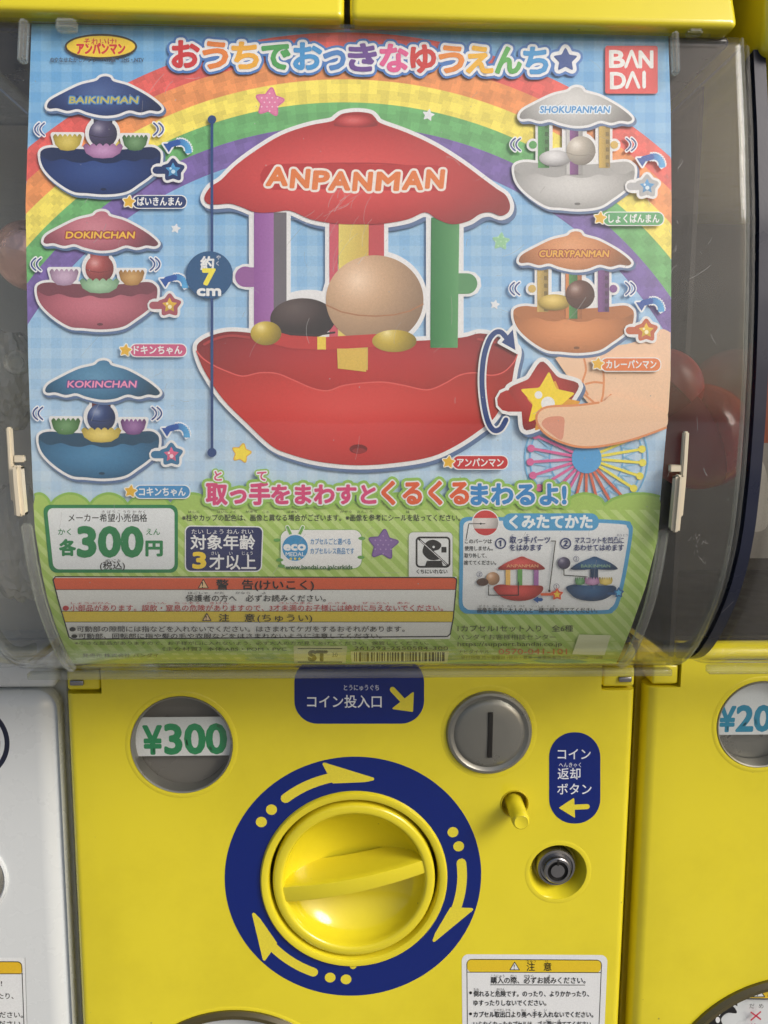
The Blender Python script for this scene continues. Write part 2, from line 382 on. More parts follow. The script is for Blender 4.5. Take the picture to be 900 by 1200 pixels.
        # make every face look outwards (towards -y)
        nr = np.zeros(3*n); me.polygons.foreach_get('normal', nr); bad = np.where(nr.reshape(-1, 3)[:, 1] > 0)[0]
        if len(bad):
            li = np.arange(3*n).reshape(-1, 3); li[bad] = li[bad][:, ::-1]; me.loops.foreach_set('vertex_index', li.ravel()); me.update()
        me.validate()
        return link(name, me, mat, parent)
def grad(c0, c1, y0, y1, horiz=False):
    c0, c1 = np.array(c0, float), np.array(c1, float)
    def f(x, y):
        t = np.clip(((x if horiz else y)-y0)/(y1-y0), 0, 1)[..., None]; return c0*(1-t)+c1*t
    return f
def ballcol(base, cx, cy, r, hi=.55, lo=.45):
    base = np.array(base, float)
    def f(x, y):
        d = np.hypot(x-(cx-.35*r), y-(cy-.4*r))/r; t = np.clip(d/1.5, 0, 1)[..., None]
        return base*(1-t*lo)+(255-base)*hi*np.clip(1-d*1.6, 0, 1)[..., None]**1.5
    return f
def bulge(base, cx, cy, rx, ry, hi=.25, lo=.4):
    base = np.array(base, float)
    def f(x, y):
        d = np.hypot((x-cx)/rx, (y-cy)/ry); t = np.clip(d, 0, 1)[..., None]
        return base*(1-t**2*lo)+(255-base)*hi*np.clip(1-d*1.3, 0, 1)[..., None]
    return f
# ================================================================== SETTING
def sheet(name, V, mat): return tag(mesh(name, V, [(0, 1, 2, 3)], mat), kind='structure')
m, nt_, b_ = nodes('pavement_concrete'); mixn = nt_.nodes.new('ShaderNodeMix'); mixn.data_type = 'RGBA'
mixn.inputs['A'].default_value = (.20, .195, .185, 1); mixn.inputs['B'].default_value = (.34, .33, .31, 1); noise_into(nt_, 3, 0, 1, mixn.inputs['Factor'], 8)
nt_.links.new(mixn.outputs['Result'], b_.inputs['Base Color']); b_.inputs['Roughness'].default_value = .8
sheet('pavement', [(-60000, -60000, -CAMZ), (60000, -60000, -CAMZ), (60000, 60000, -CAMZ), (-60000, 60000, -CAMZ)], m)
XE = 148.0
def X(px, py, D=PD): return float(at(px, py, D)[0])
def Z(px, py, D=PD): return float(at(px, py, D)[2])
ZB = -430.0                                        # underside of the machines
rack = Thing('display_stand', (0, 500, -CAMZ), 'low dark stand carrying the three capsule machines', 'stand')
bbox('stand_body', (-470, 470, 440, 700, -CAMZ, ZB-1), M_DARK, rack, 4)

# ================================================================== MAIN MACHINE
mac = Thing('capsule_machine', (0, 560, ZB), 'yellow capsule machine in the middle, with the round turning knob and ¥300 window', 'vending machine', 'capsule machines side by side')
ZT = Z(400, 813)                                   # top of door below hinges
ZDT = -124.0
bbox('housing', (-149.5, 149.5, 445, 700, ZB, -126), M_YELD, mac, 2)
for s_ in (-1, 1): bbox('gap_strip', (*sorted((s_*138, s_*149.6)), 416.6, 446, ZB, -126), M_YELD, mac, 1)  # darker strips behind the door edges stand in for the shaded gaps
bbox('gap_strip', (-138, 138, 416.6, 421, -136, -126), M_YELD, mac, .5)
door = bbox('door_panel', (-XE, XE, PD, 416, ZB+4, ZDT), M_YEL, mac, 4.5, 6)
door.data.transform(Matrix.Identity(4))
# bring the door to world-style coordinates for the boolean (its own origin is the machine base)
off = Vector((mac.loc[0]*S, mac.loc[1]*S, (mac.loc[2])*S))
def cut(o, cutters, th):
    b = th.loc; boolean_cut(o, [((np.asarray(V)-b), Fc) for V, Fc in cutters])
def boolean_cut(o, cutters):
    tmp = []; par = o.parent; o.parent = None
    for V, Fc in cutters:
        me = bpy.data.meshes.new('cut'); me.from_pydata((np.asarray(V)*S).tolist(), [], [list(f) for f in Fc]); me.update()
        bm = bmesh.new(); bm.from_mesh(me); bmesh.ops.recalc_face_normals(bm, faces=bm.faces); bm.to_mesh(me); bm.free()
        c = bpy.data.objects.new('cut', me); COL.objects.link(c); tmp.append(c)
        md = o.modifiers.new('b', 'BOOLEAN'); md.operation = 'DIFFERENCE'; md.object = c; md.solver = 'EXACT'
    bpy.context.view_layer.update(); dg = bpy.context.evaluated_depsgraph_get()
    nm = bpy.data.meshes.new_from_object(o.evaluated_get(dg)); o.modifiers.clear(); o.data = nm; o.parent = par
    for c in tmp: bpy.data.objects.remove(c)
    o.data.polygons.foreach_set('use_smooth', [True]*len(o.data.polygons)); o.data.set_sharp_from_angle(angle=math.radians(32))
def ctr(x0, x1, y0, y1):
    cx, cy = (x0+x1)/2, (y0+y1)/2; return X(cx, cy), Z(cx, cy)
KX, KZ = ctr(307, 523, 930, 1131)                  # knob
RX, RZ = ctr(263, 566, 890, 1169)                  # blue ring
WX, WZ = ctr(150, 276, 815, 931)                   # price window
CX, CZ = ctr(524, 622, 812, 904)                   # coin plate
BX, BZ = X(603, 942), Z(603, 942)                  # return button
LX, LZ = X(654, 1021), Z(654, 1021)                # lock dish
OX, OZ = X(272, 1186), Z(272, 1186)-63.0           # outlet
hz = Z(400, 811); 
cutters = [cyl((WX, WZ), 26.6, 400, 430), cyl((KX, KZ), 47, 400, 430), cyl((BX, BZ), 7.2, 400, 430, 48),
           cyl((LX, LZ-.5), 16.2, 404.2, 413.5, 64, 11.5), cyl((OX, OZ), 61.5, 400, 430),
           cyl((LX, LZ-.5), 11.6, 411, 430, 48),
           box(CX-1.2, CX+1.2, 400, 430, CZ-12.3, CZ+12.3)]
for s_ in (-1, 1):
    xa, xb = sorted((s_*(XE+3), s_*(XE-18.5))); cutters.append(box(xa, xb, 400, 430, hz, hz+14))
cut(door, cutters, mac)
for s_ in (-1, 1):                                  # hinge blocks in the notches
    xa, xb = sorted((s_*(XE-.6), s_*(XE-17.6)))
    bbox('hinge_block', (xa, xb, PD+1.2, 418, hz+1.3, hz+12), M_YEL, mac, 1.6)
    xa, xb = sorted((s_*(XE-2.5), s_*(XE-9.5)))
    bbox('hinge_pin', (xa, xb, PD-.3, PD+3, hz+4.2, hz+7.2), M_STEEL, mac, .8)
lipn = lambda r, h=1.0, wd=2.2, k=.35: [(r-.7, -6), (r-.7, -.2), (r-.4, h*.75*k), (r+.2, h*k), (r+wd*.4, h*.85*k), (r+wd*.8, h*.3*k), (r+wd, -.2)]
# --- price window
pw = lathe('price_window', lipn(26.9, .8, 2.6), (WX, PD, WZ), M_YEL, mac)
lathe('bezel', [(26.6, -8), (26.6, -.4), (26.1, .6), (25.4, .3), (24.9, -2.0), (24.9, -8)], (WX, PD, WZ), M_SILV, (mac, pw))
lathe('backing', [(26.5, -9), (0.01, -9)], (WX, PD, WZ), M_GBACK, (mac, pw))
pp = Print(flat_panel(PD+4.5), 0, flip=False, g=50)
P = ell(WX, WZ, 25.6, n=80); P = P[(P[:, 1] > WZ-8.5) & (P[:, 1] < WZ+14)]; P = P[np.argsort(-np.arctan2(P[:, 1]-WZ, P[:, 0]-WX))]
pp.g = 4; pp.poly(P, grad((200, 206, 204), (232, 236, 236), WZ+24, WZ-3)); pp.g = 50  # card greys towards the top, window reflection put into its colour
pp.text('¥', WX-20.6, WZ-6.6, 21, (24, 146, 88), x1=WX-11.6, bold=.03); pp.text('300', WX-9.4, WZ-6.4, 22.5, (24, 146, 88), x1=WX+22, bold=.035, rot=.0)
pp.build('price_card', M_STICK, (mac, pw))
lathe('window_lens', [(25.6, -.6), (22, .3), (14, 1.3), (6, 1.9), (.01, 2.0)], (WX, PD, WZ), M_LENS, (mac, pw), n=64)
# --- coin plate
cp = lathe('coin_plate', [(22.6, -.6), (22.6, .9), (21.9, 2.0), (20.6, 2.3), (19.4, 1.5), (18.6, 1.3), (17.6, 2.2), (16, 2.8), (9, 3.5), (.01, 3.8)], (CX, PD, CZ), M_SILV, mac)
lathe('plate_lip', lipn(22.8, .5, 3.2), (CX, PD, CZ), M_YEL, (mac, cp))
bbox('coin_slot', (CX-1.25, CX+1.25, PD-4.4, PD-3.3, CZ-12.2, CZ+12.2), M_DARK, (mac, cp), .15)
# --- coin return button
rb = lathe('return_button', [(4.6, -6), (4.6, 15.5), (4.3, 17.2), (3.5, 18.0), (2.6, 17.7), (.01, 17.6)], (BX, PD, BZ), M_YEL, mac, n=48, tilt=.04)
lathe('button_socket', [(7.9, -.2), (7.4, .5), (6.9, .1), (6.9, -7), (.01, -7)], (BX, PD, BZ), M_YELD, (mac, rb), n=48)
# --- lock in its dish
lk = lathe('key_lock', [(10.6, -8), (10.6, -3.0), (10.1, -2.2), (9.0, -1.9), (8.6, -2.8), (7.4, -2.8), (7.3, .6), (6.8, 1.1), (5.6, 1.2), (5.4, -.6), (3.9, -.6), (3.7, 1.0), (.01, 1.1)], (LX-.4, PD, LZ+.6), M_STEEL, mac, n=64)
lathe('dish_lip', lipn(16.0, .45, 2.6)[2:], (LX, PD, LZ-.5), M_YEL, (mac, lk))
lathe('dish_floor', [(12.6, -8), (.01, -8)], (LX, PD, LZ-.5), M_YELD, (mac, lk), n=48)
lathe('key_groove', [(5.5, -.4), (3.8, -.4)], (LX-.4, PD, LZ+.6), M_DARK, (mac, lk), n=48)
bbox('key_notch', (LX-.9, LX+.1, PD-1.5, PD-.9, LZ+4.0, LZ+7.4), M_DARK, (mac, lk), .1)
# --- turning knob: a shallow bowl with a raised grip across it
kn = lathe('turning_knob', [(43.4, -6), (43.4, .2), (43.0, 1.4), (42.0, 2.0), (39.6, 2.2), (38.6, 2.0), (37.9, 1.0)]+[(37.4*math.cos(a), .2-19.5*math.sin(a)**1.0) for a in np.linspace(.05, math.pi/2, 22)], (KX, PD, KZ), M_YEL, mac, n=160, angle=50)
lathe('collar', [(50.2, -.3), (50.0, 1.0), (49.2, 1.9), (47.2, 2.2), (45.9, 1.6), (45.2, .2), (45.0, -6)], (KX, PD, KZ), M_YEL, (mac, kn), n=160)
V = []; Fc = []; nx = 48
secs = [(-5.6, -22), (-4.6, -4), (-4.35, -1.2), (-3.9, -.25), (-3.0, 0), (3.0, 0), (3.9, -.25), (4.35, -1.2), (4.6, -4), (5.6, -22)]
for i in range(nx+1):
    x = -39.2+78.4*i/nx; front = 1.0+5.2*(1-(x/39.2)**2)
    for dz, dy in secs: V.append((x, dz*(1-.10*(x/39.2)), -(front+dy)))
m_ = len(secs)
for i in range(nx):
    for k in range(m_-1): Fc.append((i*m_+k, i*m_+k+1, (i+1)*m_+k+1, (i+1)*m_+k))
Fc += [list(range(m_)), list(range(nx*m_, nx*m_+m_))[::-1]]
a_ = math.radians(11.2); V = [(KX+x*math.cos(a_)-z*math.sin(a_), PD+y, KZ+x*math.sin(a_)+z*math.cos(a_)) for x, z, y in V]
mesh('grip', V, Fc, M_YEL, (mac, kn), smooth=True, angle=45)
# --- outlet at the bottom
ou = lathe('capsule_outlet', [(64.5, -.2), (64.3, 1.2), (62.5, 2.6), (60.2, 2.2), (58.6, .6), (57.8, -3), (57.6, -12)], (OX, PD, OZ), M_RING, mac, n=128)
lathe('outlet_lip', lipn(64.2, .6, 2.6)[2:], (OX, PD, OZ), M_YEL, (mac, ou))
lathe('outlet_flap', [(57.5, -9), (50, -5), (.01, -3)], (OX, PD, OZ), M_WHT, (mac, ou), n=96)
# --- stickers printed on / stuck to the door
NAVY = (4, 33, 116); YL = (228, 214, 62)
dr = Print(flat_panel(PD), .12, flip=False, g=1e6)
O = ell(RX, RZ, 68.6, n=160); I = ell(KX, KZ, 49.6, n=160); Pn = np.concatenate([O, I]); T = []
for i in range(160): j = (i+1) % 160; T += [(i, j, 160+j), (i, 160+j, 160+i)]
dr.tris(Pn, T, NAVY)
for rot in (0, -120, -240):                 # three arrows chasing round the dial
    def pol(r, a): a = math.radians(a); return (RX+r*math.cos(a), RZ+r*math.sin(a))
    b0 = 128 + rot
    arc = [pol(58.3, b0-t) for t in np.linspace(0, 31, 9)]
    dr.line(arc, 5.2, YL)
    sgn = b0-31
    dr.line([pol(67.0-.6, b0-25.5), pol(66.3, b0-25.5)], 1, YL)
    hd = np.array([pol(55.8, b0-27), pol(66.5, b0-24.5), pol(57.0, b0-48), pol(55.6, b0-44)])
    dr.poly(hd, YL); dr.line(hd, 1.7, YL, True, nd=10)
    dr.poly(ell(*pol(58.8, b0+9.5), 2.9, n=24), YL); dr.poly(ell(*pol(58.8, b0+18), 2.9, n=24), YL)
dr.poly(ell(KX-.5, KZ-50.2, 1.9, n=20), YL)
dr.build('dial_ring_sticker', M_STICK, mac)
def panel_print(): return Print(on_panel, .12, flip=True, g=1e6)
q = panel_print(); q.poly(rrect(345, 772, 497, 848, 27, 10), NAVY)
q.text('とうにゅうぐち', 403, 808.5, 7.6, (225, 230, 238), x1=444); q.text('コイン投入口', 360, 828, 16, (232, 236, 240), x1=447, bold=.012)
q.line([(460, 808), (474, 823)], 6.5, YL); q.poly([(484, 812), (483, 833), (461, 830)], YL); q.line([(484, 812), (483, 833), (461, 830)], 2, YL, True)
q.build('coin_slot_label', M_STICK, mac)
q = panel_print(); q.poly(rrect(643.5, 858, 703.5, 965, 29, 12), NAVY)
q.text('コイン', 653.5, 889, 14.4, (225, 230, 238), x1=692, bold=.01); q.text('へんきゃく', 655, 898.6, 6.4, (225, 230, 238), x1=681)
q.text('返却', 653.5, 912, 14.4, (225, 230, 238), x1=680, bold=.01); q.text('ボタン', 653, 930, 14.4, (225, 230, 238), x1=693, bold=.01)
q.line([(668, 946), (688, 945)], 6, YL); q.poly([(656, 946.5), (672, 936), (673, 957)], YL); q.line([(656, 946.5), (672, 936), (673, 957)], 1.6, YL, True)
q.build('coin_return_label', M_STICK, mac)
BK = (24, 24, 26); WH = (226, 230, 233)
def caution(q, x, y, body=None):
    """sticker with black frame; x, y = its top left in the photograph's measure"""
    q.poly(rquad((x, y), (x+171, y+1), (x+166, y+116), (x+1, y+116), 8), WH)
    q.line(rquad((x+6, y+6), (x+164, y+7), (x+159, y+130), (x+7, y+130), 6), 1.0, BK, True)
    q.poly(rquad((x+6.5, y+6.5), (x+163.5, y+7.5), (x+162.8, y+21.5), (x+6.7, y+21), 5), (226, 196, 42)); q.line([(x+6.5, y+21), (x+163, y+21.6)], .9, BK)
    tri = [(x+62, y+18.3), (x+56.5, y+18.3), (x+62, y+9.2), (x+67.6, y+18.3)]; q.poly(tri[1:], WH); q.line(tri[1:], .9, BK, True); q.text('!', x+61, y+17.6, 8, BK, bold=.03)
    q.text('ちゅう', x+76, y+9.6, 4, BK); q.text('い', x+98, y+9.6, 4, BK)
    q.text('注', x+76, y+18.6, 10.5, BK, bold=.03); q.text('意', x+96, y+18.6, 10.5, BK, bold=.03)
    q.text('こうにゅう', x+34, y+27, 4, BK, x1=x+50); q.text('さい', x+57, y+27, 4, BK); q.text('かなら', x+73, y+27, 4, BK); q.text('よ', x+101, y+27, 4, BK)
    q.text('購入の際、必ずお読みください。', x+34, y+33.6, 8.3, BK, x1=x+145, bold=.03); q.line([(x+34, y+35.6), (x+144, y+36)], .8, BK)
    q.poly(ell(x+10.5, y+45, 1.7, n=12), BK); q.text('たお', x+14, y+42.3, 3.4, BK); q.text('きけん', x+41, y+42.3, 3.4, BK)
    q.text('倒れると危険です。のったり、よりかかったり、', x+14, y+49, 7.6, BK, x1=x+149, bold=.03)
    q.text('ゆすったりしないでください。', x+14, y+59.6, 7.6, BK, x1=x+99, bold=.03)
    q.poly(ell(x+10.5, y+69.6, 1.7, n=12), BK); q.text('とりだしぐち', x+38, y+66.5, 3.4, BK); q.text('おく', x+70, y+66.5, 3.4, BK); q.text('て', x+84, y+66.5, 3.4, BK); q.text('い', x+97, y+66.5, 3.4, BK)
    q.text('カプセル取出口より奥へ手を入れないでください。', x+14, y+73.2, 7.6, BK, x1=x+154, bold=.03)
    q.text('ばこ', x+99, y+78.6, 3.4, BK); q.text('す', x+113, y+78.6, 3.4, BK)
    q.text('いらなくなったカプセルは、ゴミ箱に捨ててください。', x+14, y+84.6, 7.6, BK, x1=x+154, bold=.03)
q = panel_print(); caution(q, 541, 1118); q.build('caution_sticker', M_STICK, mac)

# --- lid above the case, two yellow panels with a slit
zl = Z(400, 20.5, 316)
slit0, slit1 = X(403, 10, 316), X(410, 10, 316)
xl = X(868, 15, 316)
bbox('lid_panel', (-151, slit0, 316, 420, zl, zl+90), M_YEL, mac, 2.5, 4)
lp = bbox('lid_panel', (slit1, xl, 316, 420, zl, zl+90), M_YEL, mac, 3, 4)
for o_ in [c for c in COL.objects if c.name.startswith('lid_panel')]:
    for v in o_.data.vertices:
        if v.co.y < (350-560)*S: v.co.y += max(0, v.co.z-(zl-ZB)*S)*.42
bbox('lid_core', (-149, 148, 365, 640, zl+1.5, zl+86), M_YELD, mac, 1)
ct = Z(400, 36, 323)                               # top of the case
bbox('case_frame', (-149, xl+1, 325.5, 640, ct-1.5, zl+1), M_NAVY, mac, 2.0)
bbox('chamber_back', (-149, 149, 600, 604, -125, zl), M_INN, mac, 0)
bbox('chamber_floor', (-148.5, 148.5, 418, 600, -125.6, -123.4), M_INN, mac, 0)

# --- the clear case: front bulge wrapped round to both sides
def shell(x0, x1, zt, zb, off_=0.0, R=6.0, back=598, nz=90, arc=9):
    V = []; Fc = []; zs = np.linspace(zt, zb, nz)
    zs = zb+(zt-zb)*(np.linspace(1, 0, nz)**1.0)
    for z in zs:
        D = float(prof(z))+off_; row = [(x0, back), (x0, (D+R+back)/2), (x0, min(D+R, back))]
        for k in range(1, arc+1): a = math.pi/2*k/(arc+1); row.append((x0+R-R*math.cos(a), min(D+R-R*math.sin(a), back)))
        row += [(x0+R, min(D, back)), ((x0+x1)/2, min(D, back)), (x1-R, min(D, back))]
        for k in range(arc, 0, -1): a = math.pi/2*k/(arc+1); row.append((x1-R+R*math.cos(a), min(D+R-R*math.sin(a), back)))
        row += [(x1, min(D+R, back)), (x1, (D+R+back)/2), (x1, back)]
        V += [(x, y, z) for x, y in row]; n = len(row)
    for i in range(nz-1):
        for k in range(n-1): Fc.append((i*n+k, i*n+k+1, (i+1)*n+k+1, (i+1)*n+k))
    return V, Fc, n
V, Fc, n_ = shell(-149.5, 149.5, ct, -121.0)
cs = mesh('clear_case', V, Fc, M_CLEAR, mac, smooth=True)
md = cs.modifiers.new('thick', 'SOLIDIFY'); md.thickness = .0014; md.offset = 0
# top rim of the case
def along(x0, x1, z0, z1, d0, d1, n=40):            # a bar that follows the case front from z0 to z1
    V = []; Fc = []
    for z in np.linspace(z0, z1, n):
        p = np.array([0, float(prof(z)), z]); nn = profn(np.array([z]))[0]
        for x, d in ((x0, d0), (x1, d0), (x1, d1), (x0, d1)): c = p+nn*d; V.append((x, c[1], c[2]))
    for i in range(n-1):
        for k in range(4): Fc.append((i*4+k, i*4+(k+1) % 4, (i+1)*4+(k+1) % 4, (i+1)*4+k))
    Fc += [(0, 1, 2, 3), tuple(4*(n-1)+k for k in (3, 2, 1, 0))]; return V, Fc
V, Fc = box(-136, 134, prof(ct)-.2, prof(ct)+14, ct+.2, ct+1.8); mesh('case_rim', V, Fc, M_CLEAR2, (mac, cs))
def rounded_bar(name, args, mat, parent, bev=.8):
    o = mesh(name, *along(*args), mat, parent); bm = bmesh.new(); bm.from_mesh(o.data)
    es = [e for e in bm.edges if len(e.link_faces) == 2 and e.calc_face_angle(0) > .7]
    bmesh.ops.bevel(bm, geom=es, offset=bev*S, segments=2, affect='EDGES'); bm.to_mesh(o.data); bm.free()
    o.data.polygons.foreach_set('use_smooth', [True]*len(o.data.polygons)); o.data.set_sharp_from_angle(angle=math.radians(40)); return o
xr_ = X(773, 640, 306); xl_ = X(38, 640, 306)
rounded_bar('guide_rail', (xr_-2, xr_+2, Z(770, 619, 305), -112, .6, 3.4), M_CLEAR2, (mac, cs))
rounded_bar('guide_rail', (xl_-2.4, xl_+1.6, Z(38, 612, 305), -112, .6, 3.4), M_CLEAR2, (mac, cs))
for x0, x1, y0, y1 in ((23, 33, 26, 79), (787, 795, 40, 92), (66, 90, 26, 38), (727, 751, 24, 34), (806, 824, 30, 42)):
    zc = Z((x0+x1)/2, y1, 319); zt2 = Z((x0+x1)/2, y0, 319)
    rounded_bar('card_clip', (X(x0, y0, 319), X(x1, y0, 319), zt2, zc, .6, 4.5), M_CLEAR2, (mac, cs))
for xe, we in ((149.2, 1.5), (-150.6, 1.5)):
    rounded_bar('corner_edge', (xe, xe+we, ct, -120.5, -9, -3.2, 90), M_CLEAR2, (mac, cs), .3)
rounded_bar('corner_edge', (145.6, 146.5, ct, -119, -1.0, .9, 90), M_CLEAR2, (mac, cs), .2)
V, Fc = box(-147, 147, 358, 404, -122.8, -121.2); mesh('case_underside', V, Fc, M_CLEAR, (mac, cs))
bbox('case_lip', (-146, 146, 354, 358.5, -122.6, -119.4), M_CLEAR2, (mac, cs), .8)
# beige latches either side of the card
for s_, xa, xb, y0, y1 in ((-1, 21, 33, 500, 600), (1, 781, 795, 505, 618)):
    za, zm, zb2 = Z(xa, y0, 306), Z(xa, (y0*.55+y1*.45), 300), Z(xa, y1, 300); x0, x1 = X(xa, 550, 304), X(xb, 550, 304)
    lt = rounded_bar('latch', (x0+1.2*(s_ > 0), x1, zm, zb2-1, 1.2, 6.5), M_BEIGE, mac, 1.2)
    if s_ > 0: rounded_bar('latch_arm', (x1-.2, x1+1.8, za, zb2+4, .3, 3.0), M_BEIGE, (mac, lt), .5)
    else: rounded_bar('latch_arm', (x0-2.0, x0-.2, za, zb2+4, .3, 3.0), M_BEIGE, (mac, lt), .5)
    rounded_bar('latch_foot', (x0, x1, zm+1, zm+3.5, .3, 2.5), M_BEIGE, (mac, lt), .4)
# screw boss left of the card
SBX, SBZ = X(22, 425, 312), Z(22, 425, 312)
lathe('screw_boss', [(4.6, 0), (4.6, 3), (4.1, 4), (3.0, 3.4), (2.6, 1), (.01, .8)], (SBX, 312, SBZ), M_CLEAR2, mac, n=40)

# ================================================================== RIGHT-HAND NEIGHBOUR
nb = Thing('capsule_machine', (303, 560, ZB), 'yellow capsule toy machine at the right edge with a blue ¥200 price window', 'vending machine', 'capsule machines side by side')
bbox('housing', (153.5, 452, 445, 700, ZB, -126), M_YELD, nb, 2)
bbox('gap_strip', (153.5, 165, 421.6, 446, ZB, -126), M_YELD, nb, 1)  # darker strip standing in for the shaded gap between machines
nd = bbox('door_panel', (154.5, 451, PD+1, 421, ZB+4, -124), M_YEL, nb, 6.5, 8)
NX, NZ = X(893, 850), Z(893, 850)
N2X, N2Z = X(925, 1287), Z(925, 1287); NR = float(X(925+153, 1287)-N2X)*.985
cut(nd, [cyl((NX, NZ), 24.3, 400, 430), cyl((N2X, N2Z), NR-2.5, 400, 430), box(150, 172, 400, 430, hz+1, -120)], nb)
bbox('hinge_block', (157, 171, PD+2, 423, hz+2.2, hz+13), M_YEL, nb, 1.6)
pw2 = lathe('price_window', lipn(24.6, .8, 2.6), (NX, PD+1, NZ), M_YEL, nb)
lathe('bezel', [(24.2, -8), (24.2, -.4), (23.7, .6), (23.0, .3), (22.6, -2.0), (22.6, -8)], (NX, PD+1, NZ), M_SILV, (nb, pw2))
lathe('backing', [(24.1, -9), (0.01, -9)], (NX, PD+1, NZ), M_SILV, (nb, pw2))
pp = Print(flat_panel(PD+5), 0, flip=False, g=50); P = ell(NX, NZ, 23.4, n=80); P = P[P[:, 1] > NZ-8]; P = P[np.argsort(-np.arctan2(P[:, 1]-NZ, P[:, 0]-NX))]
pp.poly(P, (222, 228, 230)); pp.text('¥', NX-20.5, NZ-5.2, 19, (36, 140, 176), x1=NX-12.5, bold=.03); pp.text('200', NX-11.2, NZ-5.0, 20, (36, 140, 176), x1=NX+17, bold=.035)
pp.build('price_card', M_STICK, (nb, pw2))
lathe('window_lens', [(23.4, -.6), (20, .3), (12, 1.3), (5, 1.8), (.01, 1.9)], (NX, PD+1, NZ), M_LENS, (nb, pw2), n=64)
ou2 = lathe('capsule_outlet', [(NR, -.2), (NR-.2, 1.6), (NR-2.5, 3.2), (NR-5, 2.6), (NR-6.6, .6), (NR-7.4, -3), (NR-7.6, -12)], (N2X, PD+1, N2Z), M_RING, nb, n=128)
lathe('outlet_flap', [(NR-7.7, -7), (NR-9, -4.5), (.01, -3)], (N2X, PD+1, N2Z), M_WHT, (nb, ou2), n=96)
q = Print(lambda x, y, l: at(x, y, PD+2.8)-np.stack([0*l, l, 0*l], -1), .1, True, 1e6)
q.poly([(848, 1169), (860, 1162), (880, 1155), (905, 1152), (935, 1151), (935, 1170)], (222, 190, 48)); q.line([(848, 1169), (860, 1162), (880, 1155), (905, 1152)], 1.1, BK); q.line([(847, 1170), (935, 1171)], 1.2, BK)
q.poly([(880.5, 1168), (896, 1168), (888.2, 1156)], WH); q.line([(880.5, 1168), (896, 1168), (888.2, 1156)], 1.1, BK, True); q.text('!', 887, 1167, 10, BK); q.text('注意', 899, 1167, 10, BK, bold=.03)
q.poly(smooth_pts([(828, 1184), (836, 1176), (850, 1174), (860, 1180), (863, 1187), (852, 1187), (845, 1194), (848, 1204), (846, 1212), (830, 1210), (826, 1196)]), BK)
q.text('7', 842, 1190, 10, WH, bold=.02); q.poly(ell(841, 1195, 2.6, 3.6, n=16), WH); q.poly([(854, 1173.5), (864, 1173.5), (864, 1179)], BK)
q.text('だ', 878, 1181, 6.6, BK); q.text('め', 889, 1181, 6.6, BK)
q.line([(880, 1186), (891, 1194)], 1.8, (190, 50, 76)); q.line([(891, 1185.5), (880, 1195)], 1.8, (190, 50, 76)); q.text('×', 880, 1206, 12, (190, 50, 76), bold=.04)
q.build('outlet_sticker', M_STICK, (nb, ou2))
V, Fc = along(151.6, 156.2, zl-4, -119.5, -9.5, -2.2, 70); nv = mesh('side_frame', V, Fc, M_NAVY, nb, smooth=True, angle=40)
V, Fc = box(151.2, 153.4, 372, 640, -119, zl); mesh('dim_side_panel', V, Fc, M_INN, nb)  # opaque dark sheet standing in for the dim chamber beyond the clear side
V, Fc, n_ = shell(161, 452, zl-6, -121.0, 2.0); cs2 = mesh('clear_case', V, Fc, M_CLEAR, nb, smooth=True); md = cs2.modifiers.new('thick', 'SOLIDIFY'); md.thickness = .0014; md.offset = 0
bbox('case_lip', (164, 452, 356, 361, -122.6, -119.0), M_CLEAR2, (nb, cs2), .8)
zn = Z(890, 78, 330)
nl = bbox('lid_panel', (153.2, 452, 318, 640, zn, zl+100), M_YEL, nb, 4.5, 6)
bbox('chamber_back', (154, 452, 600, 604, -125, zl), M_INN, nb, 0)
bbox('chamber_floor', (153.6, 452, 422, 600, -125.6, -123.4), M_INN, nb, 0)
# orange and white card seen edge-on inside the neighbouring case
q = Print(on_poster, -4, True, 20)
q.poly([(884, 400), (960, 400), (960, 520), (884, 520)], (120, 56, 28)); q.poly([(884, 520), (960, 520), (960, 660), (884, 660)], (120, 116, 108))
q.poly(ell(893, 440, 9, 24), (110, 108, 100)); q.poly(smooth_pts([(880, 560), (893, 535), (905, 560), (905, 620), (880, 620)]), (150, 146, 136)); q.poly([(884, 180), (960, 180), (960, 400), (884, 400)], (52, 48, 44))
q.build('display_card', M_PRINT, nb)

# ================================================================== LEFT-HAND NEIGHBOUR (white)
lb = Thing('capsule_machine', (-305, 560, ZB), 'white capsule toy machine at the left edge with a yellow-headed notice', 'vending machine', 'capsule machines side by side')
bbox('housing', (-452, -152.6, 421, 700, ZB, -126), M_WHT, lb, 1.2)
ld = bbox('door_panel', (-452, -153.5, PD+.5, 419, ZB+4, Z(0, 811)), M_WHT, lb, 11, 10)
bbox('case_tray', (-452, -153.2, PD+2, 419, Z(0, 811)+.8, -122), M_WHT, lb, 4, 6)
LWX, LWZ = X(-38, 870), Z(-38, 870)
lwin = lathe('price_window', lipn(19, .6, 2.4), (LWX, PD+.5, LWZ), M_NAVY, lb); lathe('window_lens', [(19, -.5), (12, .8), (.01, 1.4)], (LWX, PD+.5, LWZ), M_SILV, (lb, lwin))
LKX, LKZ = X(-40, 1030), Z(-40, 1030)
lk2 = lathe('turning_knob', [(22, -.3), (21.6, 1.2), (20.6, 1.8), (19.8, 1.2), (19.2, -.1)], (LKX, PD+.5, LKZ), M_WHT, lb); lathe('knob_bowl', [(20.6, .3), (19, 2), (14, 4), (.01, 5)], (LKX, PD+.5, LKZ), M_SILV, (lb, lk2))
q = Print(lambda x, y, l: at(x, y, PD+.5)-np.stack([0*l, l, 0*l], -1), .1, True, 1e6)
q.poly(rquad((-140, 1122), (29, 1122), (33, 1260), (-138, 1260), 4), (224, 228, 230)); q.line([(29.5, 1122), (33, 1240)], .5, (150, 152, 152))
